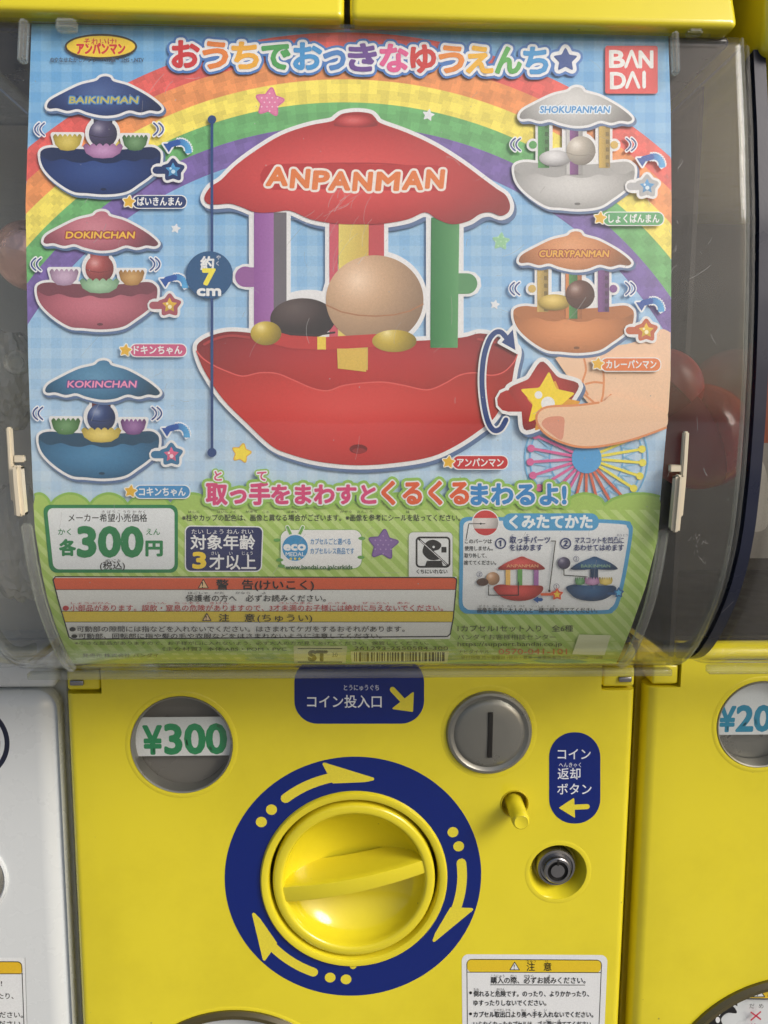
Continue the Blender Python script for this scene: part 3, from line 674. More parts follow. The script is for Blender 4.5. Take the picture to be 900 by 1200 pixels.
q.poly(rquad((-134, 1126), (25.5, 1127), (27, 1141), (-134, 1141), 5), (224, 184, 40)); q.line(rquad((-134, 1126), (25.5, 1127), (30, 1250), (-132, 1250), 5), 1.0, BK, True); q.line([(-134, 1141), (26.5, 1141)], .9, BK)
q.text('よりかかったり、', -44, 1170, 8, BK, x1=16, bold=.03); q.text('手を入れないでください。', -68, 1192, 8, BK, x1=27, bold=.03); q.text('捨ててください。', -38, 1202.5, 8, BK, x1=28, bold=.03); q.text('ください!', -32, 1155, 8, BK, x1=2.5, bold=.03)
q.build('caution_sticker', M_STICK, lb)
V, Fc, n_ = shell(-452, -152.5, zl-6, -121.0, 2.0); cs3 = mesh('clear_case', V, Fc, M_CLEAR, lb, smooth=True)
md = cs3.modifiers.new('thick', 'SOLIDIFY'); md.thickness = .0014; md.offset = 0
bbox('chamber_back', (-452, -152, 440, 444, -125, zl), M_INNL, lb, 0)
bbox('chamber_floor', (-452, -153, 424, 439, -125.6, -123.4), M_WHT, lb, 0)
bbox('lid_panel', (-452, -152.5, 318, 640, zl+1, zl+100), M_WHT, lb, 4)

# ================================================================== CAPSULES IN THE CHAMBER
def capsule(px, py, D, r, label, mat, mat2=None, cat='capsule', tilt=.3):
    c = at(px, py, D); t = Thing('toy_capsule', (c[0], c[1], c[2]-r), label, cat, 'toys in the chamber of the middle machine')
    half = lambda s, m_, nm: None
    for nm, s_, mm in (('upper_half', 1, mat), ('lower_half', -1, mat2 or mat)):
        V = []; Fc = []; n = 40; m_ = 12
        for i in range(n):
            for k in range(m_+1):
                a = math.pi/2*k/m_; ph = 2*math.pi*i/n; rr = r*(1.015 if s_ > 0 else 1); p = Vector((rr*math.cos(a)*math.cos(ph), rr*math.cos(a)*math.sin(ph), s_*r*math.sin(a)))
                p = Matrix.Rotation(tilt, 3, 'Y') @ p; V.append((c[0]+p.x, c[1]+p.y, c[2]+p.z))
        for i in range(n):
            for k in range(m_): j = (i+1) % n; Fc.append((i*(m_+1)+k, j*(m_+1)+k, j*(m_+1)+k+1, i*(m_+1)+k+1))
        mesh(nm, V, Fc, mm, t, smooth=True)
    return t
GR_C = 'toys in the chamber of the middle machine'
capsule(36, 300, 335, 13.5, 'small wrapped toy in shiny copper foil at the left behind the poster', M_FOIL)
capsule(776, 455, 352, 17, 'upper red capsule toy peeking out right of the poster', M_RED, M_CAPR, tilt=.7)
capsule(818, 512, 352, 23, 'lower dim red capsule toy beside the right latch', M_CAPR, M_RED, tilt=1.2)
# ================================================================== THE PRINTED CARD IN THE CASE
po = Thing('poster', (0, 320, -115), 'bright rainbow product card with a big red carousel toy, standing inside the clear case', 'poster')
W_ = (236, 238, 240); G_ = 12.0
def gingham(base, dx=9):
    b = np.array(base, float)
    def f(x, y):
        cx = x.mean(-1, keepdims=True); cy = y.mean(-1, keepdims=True)
        i = (np.floor(cx/G_) % 2)+(np.floor(cy/G_) % 2); bb = b if b.ndim == 1 else None
        if bb is None: t = np.clip((cy-30)/540, 0, 1)[..., None]; bb = b[0]*(1-t)+b[1]*t
        return np.broadcast_to(bb-(i[..., None]-.6)*np.array([1.35, .8, .35])*dx, x.shape+(3,)).copy()
    return f
def cells(pr, inside, x0, x1, y0, y1, color):
    """small squares laid over a region; squares cut by the region's border follow it"""
    pass
ART = []
# --- the sheet: paper edge measured in true shape
sheet_l = [(37, 28), (34, 120), (30, 240), (33, 420), (35, 480), (38, 560), (41.6, 620), (50, 672), (56, 700), (66, 733), (78, 762), (86, 776)]
sheet_r = [(783, 41), (786, 130), (787, 240), (786, 420), (783, 480), (776, 560), (770, 632), (756, 687), (747, 712), (739, 735), (729, 760), (722, 775)]
L_ = np.array(sheet_l, float); R_ = np.array(sheet_r, float)
def warp(x, y):                      # (0..1, y) rows -> keeps the card's straight edges
    return None
sh = Print(on_poster, 0, True, 6)
ys = np.concatenate([np.arange(24, 660, 6.0), np.arange(660, 776, 3.0), [776]])
rows = []
for y in ys:
    xl0 = np.interp(y, L_[:, 1], L_[:, 0]); xr0 = np.interp(y, R_[:, 1], R_[:, 0]); rows.append((xl0, xr0, max(y, 28+0*y)))
Q = []; C = []
sky0, sky1 = np.array([118, 178, 226.]), np.array([188, 214, 238.])
def topy(x): return 28+(x-37)*13/746
def rainbow(x, y):
    r = math.hypot(x-403, y-612)
    for r0, r1, c in ((546, 574, (226, 92, 84)), (519, 546, (236, 150, 84)), (492, 519, (244, 226, 96)), (465, 492, (112, 182, 112)), (436, 465, (122, 100, 172))):
        if r0 <= r < r1: return c
    return None
for j in range(len(rows)-1):
    (a0, b0, y0), (a1, b1, y1) = rows[j], rows[j+1]
    if y1 <= y0: continue
    xs = np.unique(np.concatenate([np.arange(math.floor(min(a0, a1)/6)*6, max(b0, b1)+6, 6.0)]))
    for i in range(len(xs)-1):
        xa, xb = xs[i], xs[i+1]
        p = [(min(max(xx, a), b), yy) for xx, yy, a, b in ((xa, y0, a0, b0), (xb, y0, a0, b0), (xb, y1, a1, b1), (xa, y1, a1, b1))]
        if p[1][0]-p[0][0] < .01 and p[2][0]-p[3][0] < .01: continue
        p = [(x, max(y, topy(x))) for x, y in p]
        if p[3][1]-p[0][1] < .05 and p[2][1]-p[1][1] < .05: continue
        cx, cy = (xa+xb)/2, (y0+y1)/2; t = min(max((cy-60)/480, 0), 1); base = sky0*(1-t)+sky1*t
        k = (int(cx//G_) % 2)+(int(cy//G_) % 2); c = base-(k-.6)*np.array([15, 9, 3.])*(1-.35*t)
        Q += [[(*p[0], 0), (*p[1], 0), (*p[2], 0)], [(*p[0], 0), (*p[2], 0), (*p[3], 0)]]; C += [[c]*3, [c]*3]
sh.add(np.array(Q, float), np.array(C, float)); sh.z += .03
# rainbow as smooth bands cut at the card's edge, with the gingham showing through
def clampx(P): 
    P = P.copy(); P[:, 0] = np.clip(P[:, 0], np.interp(P[:, 1], L_[:, 1], L_[:, 0]), np.interp(P[:, 1], R_[:, 1], R_[:, 0])); return P
for r0, r1, c in ((546, 574, (228, 94, 86)), (519, 546, (238, 152, 86)), (492, 519, (245, 228, 98)), (465, 492, (110, 182, 112)), (437, 465, (124, 102, 174))):
    a0, a1 = math.radians(-180), math.radians(0)
    ang = np.arange(-math.pi, 0, 5.0/r1); P = []; T = []
    rr = np.linspace(r0, r1, 6)
    for a in ang:
        for r in rr: P.append((403+r*math.cos(a), 612+r*math.sin(a)))
    P = clampx(np.array(P)); n = 6
    Qc = []; Cc = []
    for i in range(len(ang)-1):
        for k in range(n-1):
            q4 = P[[i*n+k, i*n+k+1, (i+1)*n+k+1, (i+1)*n+k]]
            if np.ptp(q4[:, 0]) < .02 or q4[:, 1].max() > 600: continue
            if q4[:, 1].min() < topy(q4[0, 0]): continue
            cx, cy = q4.mean(0); kk = (int(cx//G_) % 2)+(int(cy//G_) % 2); cc = np.array(c, float)*(1.045-.055*kk)
            for t in ((0, 1, 2), (0, 2, 3)): Qc.append([(*q4[u], 0) for u in t]); Cc.append([cc]*3)
    sh.add(np.array(Qc), np.array(Cc)); sh.z += .003
sh.z += .02
# scattered stars
def sticker_star(p, cx, cy, r, rot, col, edge, dots=None, ew=1.6):
    P = star(cx, cy, r, rot, .52); p.line(P, ew*2, edge, True); p.poly(P, col)
    if dots is not None:
        for i in range(-4, 5):
            for j in range(-4, 5):
                x, y = cx+(i+.5*(j % 2))*6.2, cy+j*5.2
                if math.hypot(x-cx, y-cy) < r*.62: p.poly(ell(x, y, 1.0, n=8), dots); p.z -= p.STEP
        p.z += p.STEP
sticker_star(sh, 316, 120, 18, 8, (226, 128, 172), (214, 110, 160), (244, 200, 220))
sticker_star(sh, 587, 283, 11, 5, (150, 206, 160), (170, 216, 176), (190, 226, 196), .6)
for x, y, r in ((502, 135, 8), (206, 268, 6.5), (580, 357, 6.5)): sh.poly(star(x, y, r, 12, .5), (232, 236, 242))
sticker_star(sh, 283, 531, 12, 12, (250, 226, 60), (236, 178, 60), None, 1.2)
# ferris wheel behind the lower right
fx, fy = 687, 537
for r in (43, 66, 72): sh.line(ell(fx, fy, r, r*.98, n=60, a0=0, a1=360)[[i for i in range(60)]][:1] if False else clampx(ell(fx, fy, r, r*.97, n=61, a0=-40, a1=220)), 1.8, (118, 184, 228))
for k in range(18):
    a = math.radians(-30+k*240/17); b = a+math.radians(7)
    sh.line(clampx(np.array([(fx+45*math.cos(a), fy+45*math.sin(a)), (fx+64*math.cos(b), fy+64*math.sin(b)), (fx+45*math.cos(b+.12), fy+45*math.sin(b+.12))])), 1.5, (140, 196, 232))
for k in range(17):
    a = math.radians(-24+k*14.3); ln = 66 if -24+k*14.3 < 215 else 60
    c = (238, 226, 84) if k < 5 else ((216, 110, 84) if k < 10 else (218, 104, 160))
    sh.line([(fx, fy), (fx+ln*math.cos(a), fy+ln*math.sin(a)*.97)], 3.2, c); sh.poly(ell(fx+ln*math.cos(a), fy+ln*math.sin(a)*.97, 4.4, n=16), c)
sh.poly(ell(fx, fy, 17.5, n=40), (84, 164, 222))
# green field with puffed upper edge and slanted stripes
top = []
bumps = [(33, 60), (60, 106), (106, 150), (150, 200), (200, 250), (250, 330), (330, 420), (420, 520), (520, 600), (600, 668), (660, 710), (708, 790)]
for a, b in bumps:
    for t in np.linspace(0, 1, 10)[:-1]: top.append((a+(b-a)*t, 590-13*math.sin(math.pi*t)**.7))
top = np.array([(x, y) for x, y in top if x < np.interp(y, R_[:, 1], R_[:, 0])-1 and x > np.interp(y, L_[:, 1], L_[:, 0])])
lo = [(np.interp(y, L_[:, 1], L_[:, 0]), y) for y in np.arange(775.9, 588, -8)]; ro = [(np.interp(y, R_[:, 1], R_[:, 0]), y) for y in np.arange(590, 776, 8)]
field = np.concatenate([top, np.array(ro), np.array([(722, 775.9)]), np.array(lo)])
sh.poly(field, (168, 202, 100))
hl = top.copy(); sh.line(top+np.array([0, .8]), 3.0, (142, 190, 84))
for k in range(-20, 60):                          # stripes leaning down to the right
    x0 = k*17.0; Pq = []
    for y in np.arange(592, 776, 6):
        pass
    ys_ = np.arange(597, 776, 6.0); s_l = []; 
    lx = x0+(ys_-597)*1.0; rx_ = lx+8
    mn = np.interp(ys_, L_[:, 1], L_[:, 0]); mxx = np.interp(ys_, R_[:, 1], R_[:, 0])
    lx = np.clip(lx, mn, mxx); rx_ = np.clip(rx_, mn, mxx); P = []; T = []
    for i in range(len(ys_)): P += [(lx[i], ys_[i]), (rx_[i], ys_[i])]
    for i in range(len(ys_)-1):
        if rx_[i]-lx[i] > .05 or rx_[i+1]-lx[i+1] > .05: T += [(2*i, 2*i+1, 2*i+3), (2*i, 2*i+3, 2*i+2)]
    if T: sh.tris(P, T, (190, 216, 132)); sh.z -= sh.STEP
sh.z += sh.STEP
sh.build('printed_sheet', M_PRINT, po)
Z0 = sh.z+.04

def art(z=0, g=6, step=None):
    q = Print(on_poster, Z0+z, True, g)
    if step: q.STEP = step
    return q
def done(p, name, parent=None): return p.build(name, M_PRINT, parent or po)
SHD = (92, 118, 160)
# --- maker's oval and the square logo
p = art(.04); p.line(ell(119, 56, 41.5, 14, n=48), 1.6, (60, 50, 20), True); p.poly(ell(119, 56, 41.5, 13.6, n=48), (60, 40, 20)); p.poly(ell(119, 56, 40, 12.4, n=48), (240, 206, 40))
p.text('それいけ!', 99, 53.5, 8.5, (206, 62, 36), x1=137, bold=.05); p.text('アンパンマン', 91, 64, 12.5, (206, 32, 30), x1=147, bold=.06, tall=1.15, outline=[(1.3, (250, 222, 60))])
p.text('©やなせたかし／フレーベル館・TMS・NTV', 60, 74, 6.3, (70, 84, 104), x1=169, bold=.05); done(p, 'series_emblem')
p = art(); p.poly(rrect(708.5, 55, 770, 111, 3), (222, 56, 60)); p.text('B', 714, 80, 28, W_, x1=731, bold=.035); p.line([(732.5, 80), (739.5, 61), (746.5, 80)], 3.6, W_, nd=4); p.text('N', 748.5, 80.5, 28, W_, x1=764, bold=.035)
p.text('D', 715, 105, 27, W_, x1=732, bold=.035); p.line([(733.5, 104), (740.5, 86), (748, 104)], 3.6, W_, nd=4); p.line([(754, 86), (754, 103.5)], 4.2, W_, nd=4); done(p, 'maker_logo')
# --- headline
p = art(.04)
T1 = 'おうちでおっきなゆうえんち'
xs1 = [203, 239, 273, 308, 345, 380, 409, 446, 482, 515, 547, 581, 614]; ws1 = [33, 30, 32, 34, 34, 26, 34, 34, 30, 30, 32, 31, 29]
cs1 = [(206, 38, 40), (232, 130, 44), (240, 176, 40), (74, 164, 84), (60, 150, 214), (74, 132, 200), (106, 70, 150), (226, 92, 150), (206, 52, 48), (232, 138, 44), (240, 184, 40), (92, 176, 84), (60, 152, 214)]
def yb(x): return 79+(x-203)*8/460
for pas in range(3):
    for ch, x, wd, c in zip(T1, xs1, ws1, cs1):
        V_, T_, B_ = glyphs(ch); sz = 36 if ch != 'っ' else 40; a, b = V_[:, 0].min(), V_[:, 0].max(); sx = wd/(b-a)*.92
        P_ = lambda q: np.stack([x+(q[..., 0]-a)*sx, yb(x)-q[..., 1]*sz], -1)
        if pas < 2: p.z = Z0+.05+.06*pas; p.seg(P_(B_), (7.4, 4.6)[pas], ((72, 124, 196), (236, 238, 244))[pas], 12); p.tris(P_(V_), T_, ((72, 124, 196), (236, 238, 244))[pas])
        else: p.z = Z0+.2; p.tris(P_(V_), T_, c); p.seg(P_(B_), 1.5, c, 8)
    S5 = star(662, 72, 15.5, 0, .5); 
    if pas < 2: p.z = Z0+.05+.06*pas; p.line(S5, (15, 9)[pas], ((72, 124, 196), (236, 238, 244))[pas], True); p.poly(S5, ((72, 124, 196), (236, 238, 244))[pas])
    else: p.z = Z0+.2; p.poly(S5, (44, 78, 150))
done(p, 'headline')
# --- carousel pictures
def stub(q, P, fill, ew=3.2, edge=W_): q.line(P, ew*2, edge, True); q.poly(P, fill)
def umbrella(q, pts, col, ew, cx, top, bot, rx):
    P = smooth_pts(pts, True, 5); q.line(P+np.array([2.0, 2.5]), ew*2+1, SHD, True); q.line(P, ew*2, (232, 233, 236), True)
    q.poly(P, bulge(col, cx-rx*.1, (top*1.2+bot*.8)/2, rx, (bot-top)*.95, .22, .42)); return P
UM = [(56, 126), (60, 119), (75, 110.5), (95, 101), (113, 96.5), (118, 92.5), (124, 91), (130, 92.5), (134, 97), (151, 102), (170, 112), (183, 121), (190, 128.5), (186, 132), (176, 131), (165, 133.5), (152, 131), (137, 136), (121, 137), (104, 133.5), (92, 129.5), (80, 131.5), (68, 128.5), (59, 129)]
BA = [(48, 182), (52, 176), (62, 174), (74, 175), (100, 176), (130, 177), (160, 175), (178, 173.5), (186, 177), (189, 183), (187, 196), (178, 206), (163, 217), (148, 226), (125, 229), (103, 227.5), (86, 225.5), (66, 213), (52, 198)]
def motion(q, x0, x1, y, c=(40, 72, 140)):
    for sgn, x in ((-1, x0), (1, x1)):
        for k, dx in enumerate((0, 6)):
            A = np.array([(x+sgn*dx+sgn*t, y+s*7.5) for s, t in zip(np.linspace(-1, 1, 9), 5.0*(1-np.linspace(-1, 1, 9)**2))]) if True else None
            q.line(A, 4.2, (238, 240, 246)); 
        for k, dx in enumerate((0, 6)):
            A = np.array([(x+sgn*dx+sgn*t, y+s*7.0) for s, t in zip(np.linspace(-1, 1, 9), 5.0*(1-np.linspace(-1, 1, 9)**2))]); q.line(A, 1.8, c)
def spin_arrow(q, x, y):
    A = np.array([(x+15*math.cos(t)+2, y+13*math.sin(t)+4) for t in np.radians(np.linspace(-8, -115, 12))])
    B = np.array([(x+6+9.5*math.cos(t), y+4+10*math.sin(t)) for t in np.radians(np.linspace(0, -110, 10))])
    hd = np.array([(x-14, y-4), (x-1, y-4.5), (x-7.5, y+6)])
    q.line(B, 11, (236, 240, 246), nd=4); q.line(hd, 4, (236, 240, 246), True); q.line(B, 7.5, grad((84, 170, 226), (30, 84, 170), x+16, x-4, True), nd=4); q.line([(x+15.5, y+3), (x+15.5, y+7)], 7.5, (84, 170, 226), nd=0)
    q.line([(x+2.8, y-5.4), (x-6, y-3)], 7, (30, 84, 170)); q.poly(hd, (28, 80, 166))
def starkey(q, cx, cy, r, body, face, hi, ew):
    S1 = star(cx, cy, r, 0, .62, 1); q.line([(cx-r*1.3, cy), (cx, cy)], r*.7+ew*2, (232, 233, 236)); q.line(S1, ew*2+r*.16, (232, 233, 236), True); q.poly(S1, (232, 233, 236))
    q.line([(cx-r*1.4, cy), (cx, cy)], r*.62, body); q.line(S1, r*.16, body, True); q.poly(S1, body)
    q.poly(star(cx, cy, r*.66, 0, .5, .4), grad(face, tuple(np.array(face)*.82), cy-r*.5, cy+r*.5)); q.poly(ell(cx+r*.02, cy+r*.12, r*.17, n=14), hi); q.poly(ell(cx-r*.2, cy-r*.14, r*.10, n=12), hi)
def pill(q, x0, y0, x1, y1, txt, col, stx, sty):
    q.poly(rrect(x0-1, y0-1, x1+1, y1+1, (y1-y0)/2), (236, 238, 240)); q.poly(rrect(x0, y0, x1, y1, (y1-y0)/2-.2), col)
    s_ = star(stx, sty, 8, 8, .52); q.line(s_, 2.2, (244, 240, 226), True); q.poly(s_, (232, 182, 44)); q.text(txt, stx+10, y1-3.4, 11, W_, x1=x1-5, bold=.055)
def petals(q, x0, x1, y0, y1, c):
    n = 6; P = []
    for k in range(n):
        for t in (0, .25, .5, .75): P.append((x0+(x1-x0)*(k+t)/n, y0-3.2*math.sin(math.pi*t)+1.5))
    P += [(x1, y0+2), (x1-(x1-x0)*.08, (y0+y1)/2+2), (x1-(x1-x0)*.26, y1-1), ((x0+x1)/2, y1), (x0+(x1-x0)*.26, y1-1), (x0+(x1-x0)*.08, (y0+y1)/2+2)]
    q.poly(P, bulge(c, (x0+x1)/2, (y0*.6+y1*.4), (x1-x0)*.62, (y1-y0)*.9, .25, .35))
def basin(q, dx, dy, col, ew, dark):
    P = smooth_pts(np.array(BA)+np.array([dx, dy]), True, 5); q.line(P+np.array([2, 2.5]), ew*2+1, SHD, True); q.line(P, ew*2, (232, 233, 236), True)
    q.poly(P, tuple(np.array(col)*dark)); 
    F_ = np.array([(48, 184), (54, 187), (62, 190), (74, 187.5), (86, 191), (98, 192), (110, 189.5), (122, 192.5), (135, 192), (146, 188.5), (158, 190.5), (168, 187.5), (178, 188), (188, 184), (187, 196), (178, 206), (163, 217), (148, 226), (125, 229), (103, 227.5), (86, 225.5), (66, 213), (52, 198)])+np.array([dx, dy])
    q.poly(smooth_pts(F_, True, 4), bulge(col, 115+dx, 200+dy, 80, 34, .10, .32)); q.poly(ell(122+dx, 223+dy, 3.6, 1.6, n=14), tuple(np.array(col)*.55))
def toyA(name, dx, dy, col, nm, tc, tedge, cups, ball, pillc, ptxt, px_, key, stem):
    q = art(.05); ew = 3.0
    # white cut-out edge of everything between canopy and basin
    for c_, x0, x1, y0, y1 in ((cups[0], 63, 97, 159, 178), (cups[2], 143, 174, 160, 179)):
        q.line(np.array([(x0, y0), (x1, y0), (x1-5, y1), (x0+5, y1)])+np.array([dx, dy]), 6, (232, 233, 236), True)
    q.line(np.array([(113, 140), (129, 140)])+np.array([dx, dy]), 16, (232, 233, 236)); q.poly(ell(121+dx, 157+dy, 20.5, 20, n=36), (232, 233, 236))
    basin(q, dx, dy, col, ew, .62)
    q.poly(np.array([(110, 134), (133, 134), (131, 176), (112, 176)])+np.array([dx, dy]), grad(stem, tuple(np.array(stem)*.6), 108+dx, 135+dx, True))
    petals(q, 63+dx, 97+dx, 160+dy, 178+dy, cups[0]); petals(q, 144+dx, 174+dx, 161+dy, 178+dy, cups[2])
    q.poly(ell(121.5+dx, 159+dy, 16.5, 16.5, n=36), ballcol(ball, 121.5+dx, 159+dy, 16.5)); q.line(np.array([(105.5, 160.5), (113, 163), (121, 164), (130, 163), (137.5, 160.5)])+np.array([dx, dy]), 1.0, tuple(np.array(ball)*.6))
    petals(q, 98+dx, 145+dx, 171+dy, 187+dy, cups[1])
    umbrella(q, np.array(UM)+np.array([dx, dy]), col, ew, 122+dx, 92+dy, 136+dy, 72)
    q.line(np.array([(84, 118.5), (100, 119.5), (122, 120), (145, 119.5), (158, 119)])+np.array([dx, dy]), 9.5, tuple(np.array(col)*.8))
    q.text(nm, 82+dx, 122.4+dy, 11, tc, x1=162+dx, bold=.06, slant=.12, outline=[(1.7, tedge)])
    motion(q, 53+dx, 181+dx, 153+dy); spin_arrow(q, 207+dx, 173+dy); starkey(q, 203.5+dx, 201+dy, 14, *key, 3.0); pill(q, *pillc, ptxt, *px_, )
    return done(q, name)
def pillx(q, a, b): pass
toyA('toy_picture', 0, 0, (30, 62, 132), 'BAIKINMAN', (150, 150, 96), (52, 110, 180), [(206, 182, 56), (178, 118, 176), (80, 128, 74)], (94, 84, 120), (157, 231, 219, 245), 'ばいきんまん', (34, 56, 110), (152, 238), ((26, 50, 104), (74, 160, 222), (196, 226, 246)), (70, 66, 90)) if False else None
def A(dx, dy, col, nm, tc, te, cups, ball, stem, pbox, pcol, ptxt, pst, key):
    q = art(.05); ew = 3.0
    o_ = np.array([dx, dy]); E_ = (232, 233, 236)
    for x0, x1, y0, y1 in ((63, 97, 159, 178), (143, 174, 160, 179)): q.line(np.array([(x0, y0), (x1, y0), (x1-5, y1), (x0+5, y1)])+o_, 6, E_, True)
    q.line(np.array([(115, 140), (128, 140)])+o_, 16, E_); q.poly(ell(121+dx, 157+dy, 20.5, 20, n=36), E_)
    basin(q, dx, dy, col, ew, .62)
    q.poly(np.array([(110, 132), (133, 132), (131, 178), (112, 178)])+o_, grad(stem, tuple(np.array(stem)*.6), 108+dx, 135+dx, True))
    petals(q, 63+dx, 97+dx, 160+dy, 178+dy, cups[0]); petals(q, 144+dx, 174+dx, 161+dy, 178+dy, cups[2])
    q.poly(ell(121.5+dx, 158+dy, 16.5, 16.5, n=36), ballcol(ball, 121.5+dx, 158+dy, 16.5)); q.line(np.array([(105.5, 159), (113, 161.5), (121, 162.4), (130, 161.5), (137.5, 159)])+o_, 1.0, tuple(np.array(ball)*.6))
    petals(q, 98+dx, 145+dx, 171+dy, 187+dy, cups[1])
    umbrella(q, np.array(UM)+o_, col, ew, 122+dx, 92+dy, 136+dy, 72)
    q.line(np.array([(86, 118.5), (100, 119), (122, 119.3), (145, 119), (157, 118.5)])+o_, 9.5, tuple(np.array(col)*.82))
    q.text(nm, 82+dx, 122.6+dy, 11, tc, x1=162+dx, bold=.06, slant=.12, outline=[(1.6, te)])
    motion(q, 53+dx, 181+dx, 153+dy); spin_arrow(q, 206+dx, 174+dy); starkey(q, 203.5+dx, 201+dy, 14, *key, 3.0)
    pill(q, *pbox, ptxt, pcol, *pst); return done(q, 'toy_picture')
A(0, 0, (26, 58, 130), 'BAIKINMAN', (196, 190, 90), (66, 132, 196), [(212, 188, 60), (186, 128, 186), (84, 134, 76)], (92, 84, 124), (58, 54, 74), (157, 231, 219, 245), (34, 56, 112), 'ばいきんまん', (152, 238), ((26, 50, 104), (74, 160, 222), (196, 226, 246)))
A(-4, 157.5, (198, 104, 122), 'DOKINCHAN', (244, 196, 60), (160, 60, 60), [(190, 156, 190), (150, 198, 154), (196, 142, 64)], (206, 92, 88), (170, 84, 84), (154, 404, 219, 418), (206, 86, 132), 'ドキンちゃん', (148, 411), ((170, 84, 96), (244, 196, 50), (250, 240, 200)))
A(-2, 331.5, (56, 124, 172), 'KOKINCHAN', (238, 150, 190), (90, 84, 150), [(78, 134, 72), (230, 204, 84), (134, 82, 152)], (60, 86, 150), (110, 60, 66), (159, 568.5, 223, 583), (64, 146, 206), 'コキンちゃん', (154, 575), ((52, 116, 160), (238, 110, 150), (250, 210, 226)))
def pillar(q, x0, x1, y0, y1, c, ladder=True):
    q.poly([(x0, y0), (x1, y0), (x1, y1), (x0, y1)], grad(c, tuple(np.array(c)*.72), x0, x1, True))
    if ladder:
        for y in np.arange(y0+5, y1-3, 9): q.poly([(x1-5, y), (x1-1, y), (x1-1, y+5), (x1-5, y+5)], tuple(np.array(c)*.6))
def B(dx, dy, col, nm, tc, te, pl, ball, seat, pbox, pcol, ptxt, pst, key):
    q = art(.05); ew = 3.0; E_ = (232, 233, 236); o_ = np.array([dx, dy])
    # (template in the place of the white carousel)
    U = (np.array(UM)-np.array([122, 91]))*np.array([.98, .98])+np.array([673, 104])+o_
    for x0, x1 in ((630, 644), (700, 714)): q.line(np.array([(x0, 142), (x1, 142), (x1, 198), (x0, 198)])+o_, 6, E_, True)
    for x in (624, 719): q.poly(ell(x+dx, 171+dy, 7.5, n=20), E_)
    q.line(np.array([(661, 142), (684, 142), (684, 198), (661, 198)])+o_, 6, E_, True); q.poly(ell(679+dx, 178+dy, 21, 22, n=36), E_)
    q.poly(ell(655+dx, 187+dy, 22, 13, n=30), E_)
    basin(q, dx+554, dy+17, col, ew, .82)
    for x, c in ((624, pl[0]), (719, pl[2])): q.poly(ell(x+dx, 171+dy, 4.6, n=20), c)
    pillar(q, 630+dx, 643+dx, 142+dy, 198+dy, pl[0]); pillar(q, 701+dx, 714+dx, 142+dy, 198+dy, pl[2]); pillar(q, 663+dx, 682+dx, 142+dy, 206+dy, col, False); pillar(q, 667+dx, 677+dx, 142+dy, 206+dy, pl[1], False)
    q.poly(ell(650+dx, 187+dy, 19, 9.5, n=30), bulge(seat, 648+dx, 184+dy, 22, 12)); q.poly(ell(680+dx, 178+dy, 17, 17, n=36), ballcol(ball, 680+dx, 178+dy, 17)); q.line(np.array([(663, 180), (671, 183), (680, 184), (689, 183), (697, 180)])+o_, 1.0, tuple(np.array(ball)*.65))
    umbrella(q, U, col, ew, 675+dx, 104+dy, 148+dy, 72)
    q.text(nm, 632+dx, 134+dy, 11, tc, x1=713+dx, bold=.06, slant=.12, outline=[(1.7, te)])
    motion(q, 609+dx, 733+dx, 171+dy); spin_arrow(q, 759+dx, 191+dy); starkey(q, 757+dx, 220+dy, 14, *key, 3.0)
    pill(q, *pbox, ptxt, pcol, *pst); return done(q, 'toy_picture')
B(0, 0, (206, 206, 206), 'SHOKUPANMAN', (64, 150, 214), (226, 236, 246), [(88, 164, 88), (140, 80, 150), (214, 178, 80)], (224, 214, 200), (222, 222, 226), (706, 250.5, 776, 265), (84, 168, 108), 'しょくぱんまん', (702, 257), ((176, 178, 182), (74, 160, 222), (220, 236, 246)))
B(-1, 168, (222, 138, 76), 'CURRYPANMAN', (232, 176, 60), (170, 84, 44), [(210, 178, 96), (84, 150, 84), (132, 84, 150)], (122, 76, 62), (230, 196, 84), (703, 420.5, 772, 435), (226, 118, 50), 'カレーパンマン', (699, 427), ((196, 98, 60), (246, 206, 50), (250, 240, 200)))
# --- the large carousel
q = art(.06); E_ = (234, 235, 238); RED = (204, 46, 44)
um = smooth_pts([(240, 234), (243, 226), (249, 219), (260, 212), (276, 196), (300, 178), (330, 160), (362, 149), (388, 144), (394, 140), (402, 135), (419, 133), (434, 135), (440, 140), (446, 146), (476, 157), (508, 172), (540, 192), (567, 212), (582, 223), (592, 230), (597, 241), (595, 250), (586, 254), (574, 250), (562, 252), (549, 260), (530, 264), (512, 258), (498, 250), (478, 258), (450, 263), (420, 264), (392, 263), (364, 258), (340, 248), (322, 250), (300, 250), (284, 244), (270, 240), (254, 241), (244, 240)], True, 4)
bs = smooth_pts([(231, 408), (236, 400), (250, 393), (268, 389), (290, 390), (330, 395), (400, 400), (480, 400), (540, 396), (562, 391), (585, 396), (600, 404), (606, 412), (602, 432), (597, 455), (580, 488), (560, 505), (534, 522), (505, 535), (465, 542), (420, 545), (375, 541), (340, 532), (318, 522), (290, 496), (262, 468), (243, 440), (235, 424)], True, 4)
EW = 5
for P in (um, bs): q.line(P+np.array([3, 4]), EW*2, SHD, True)
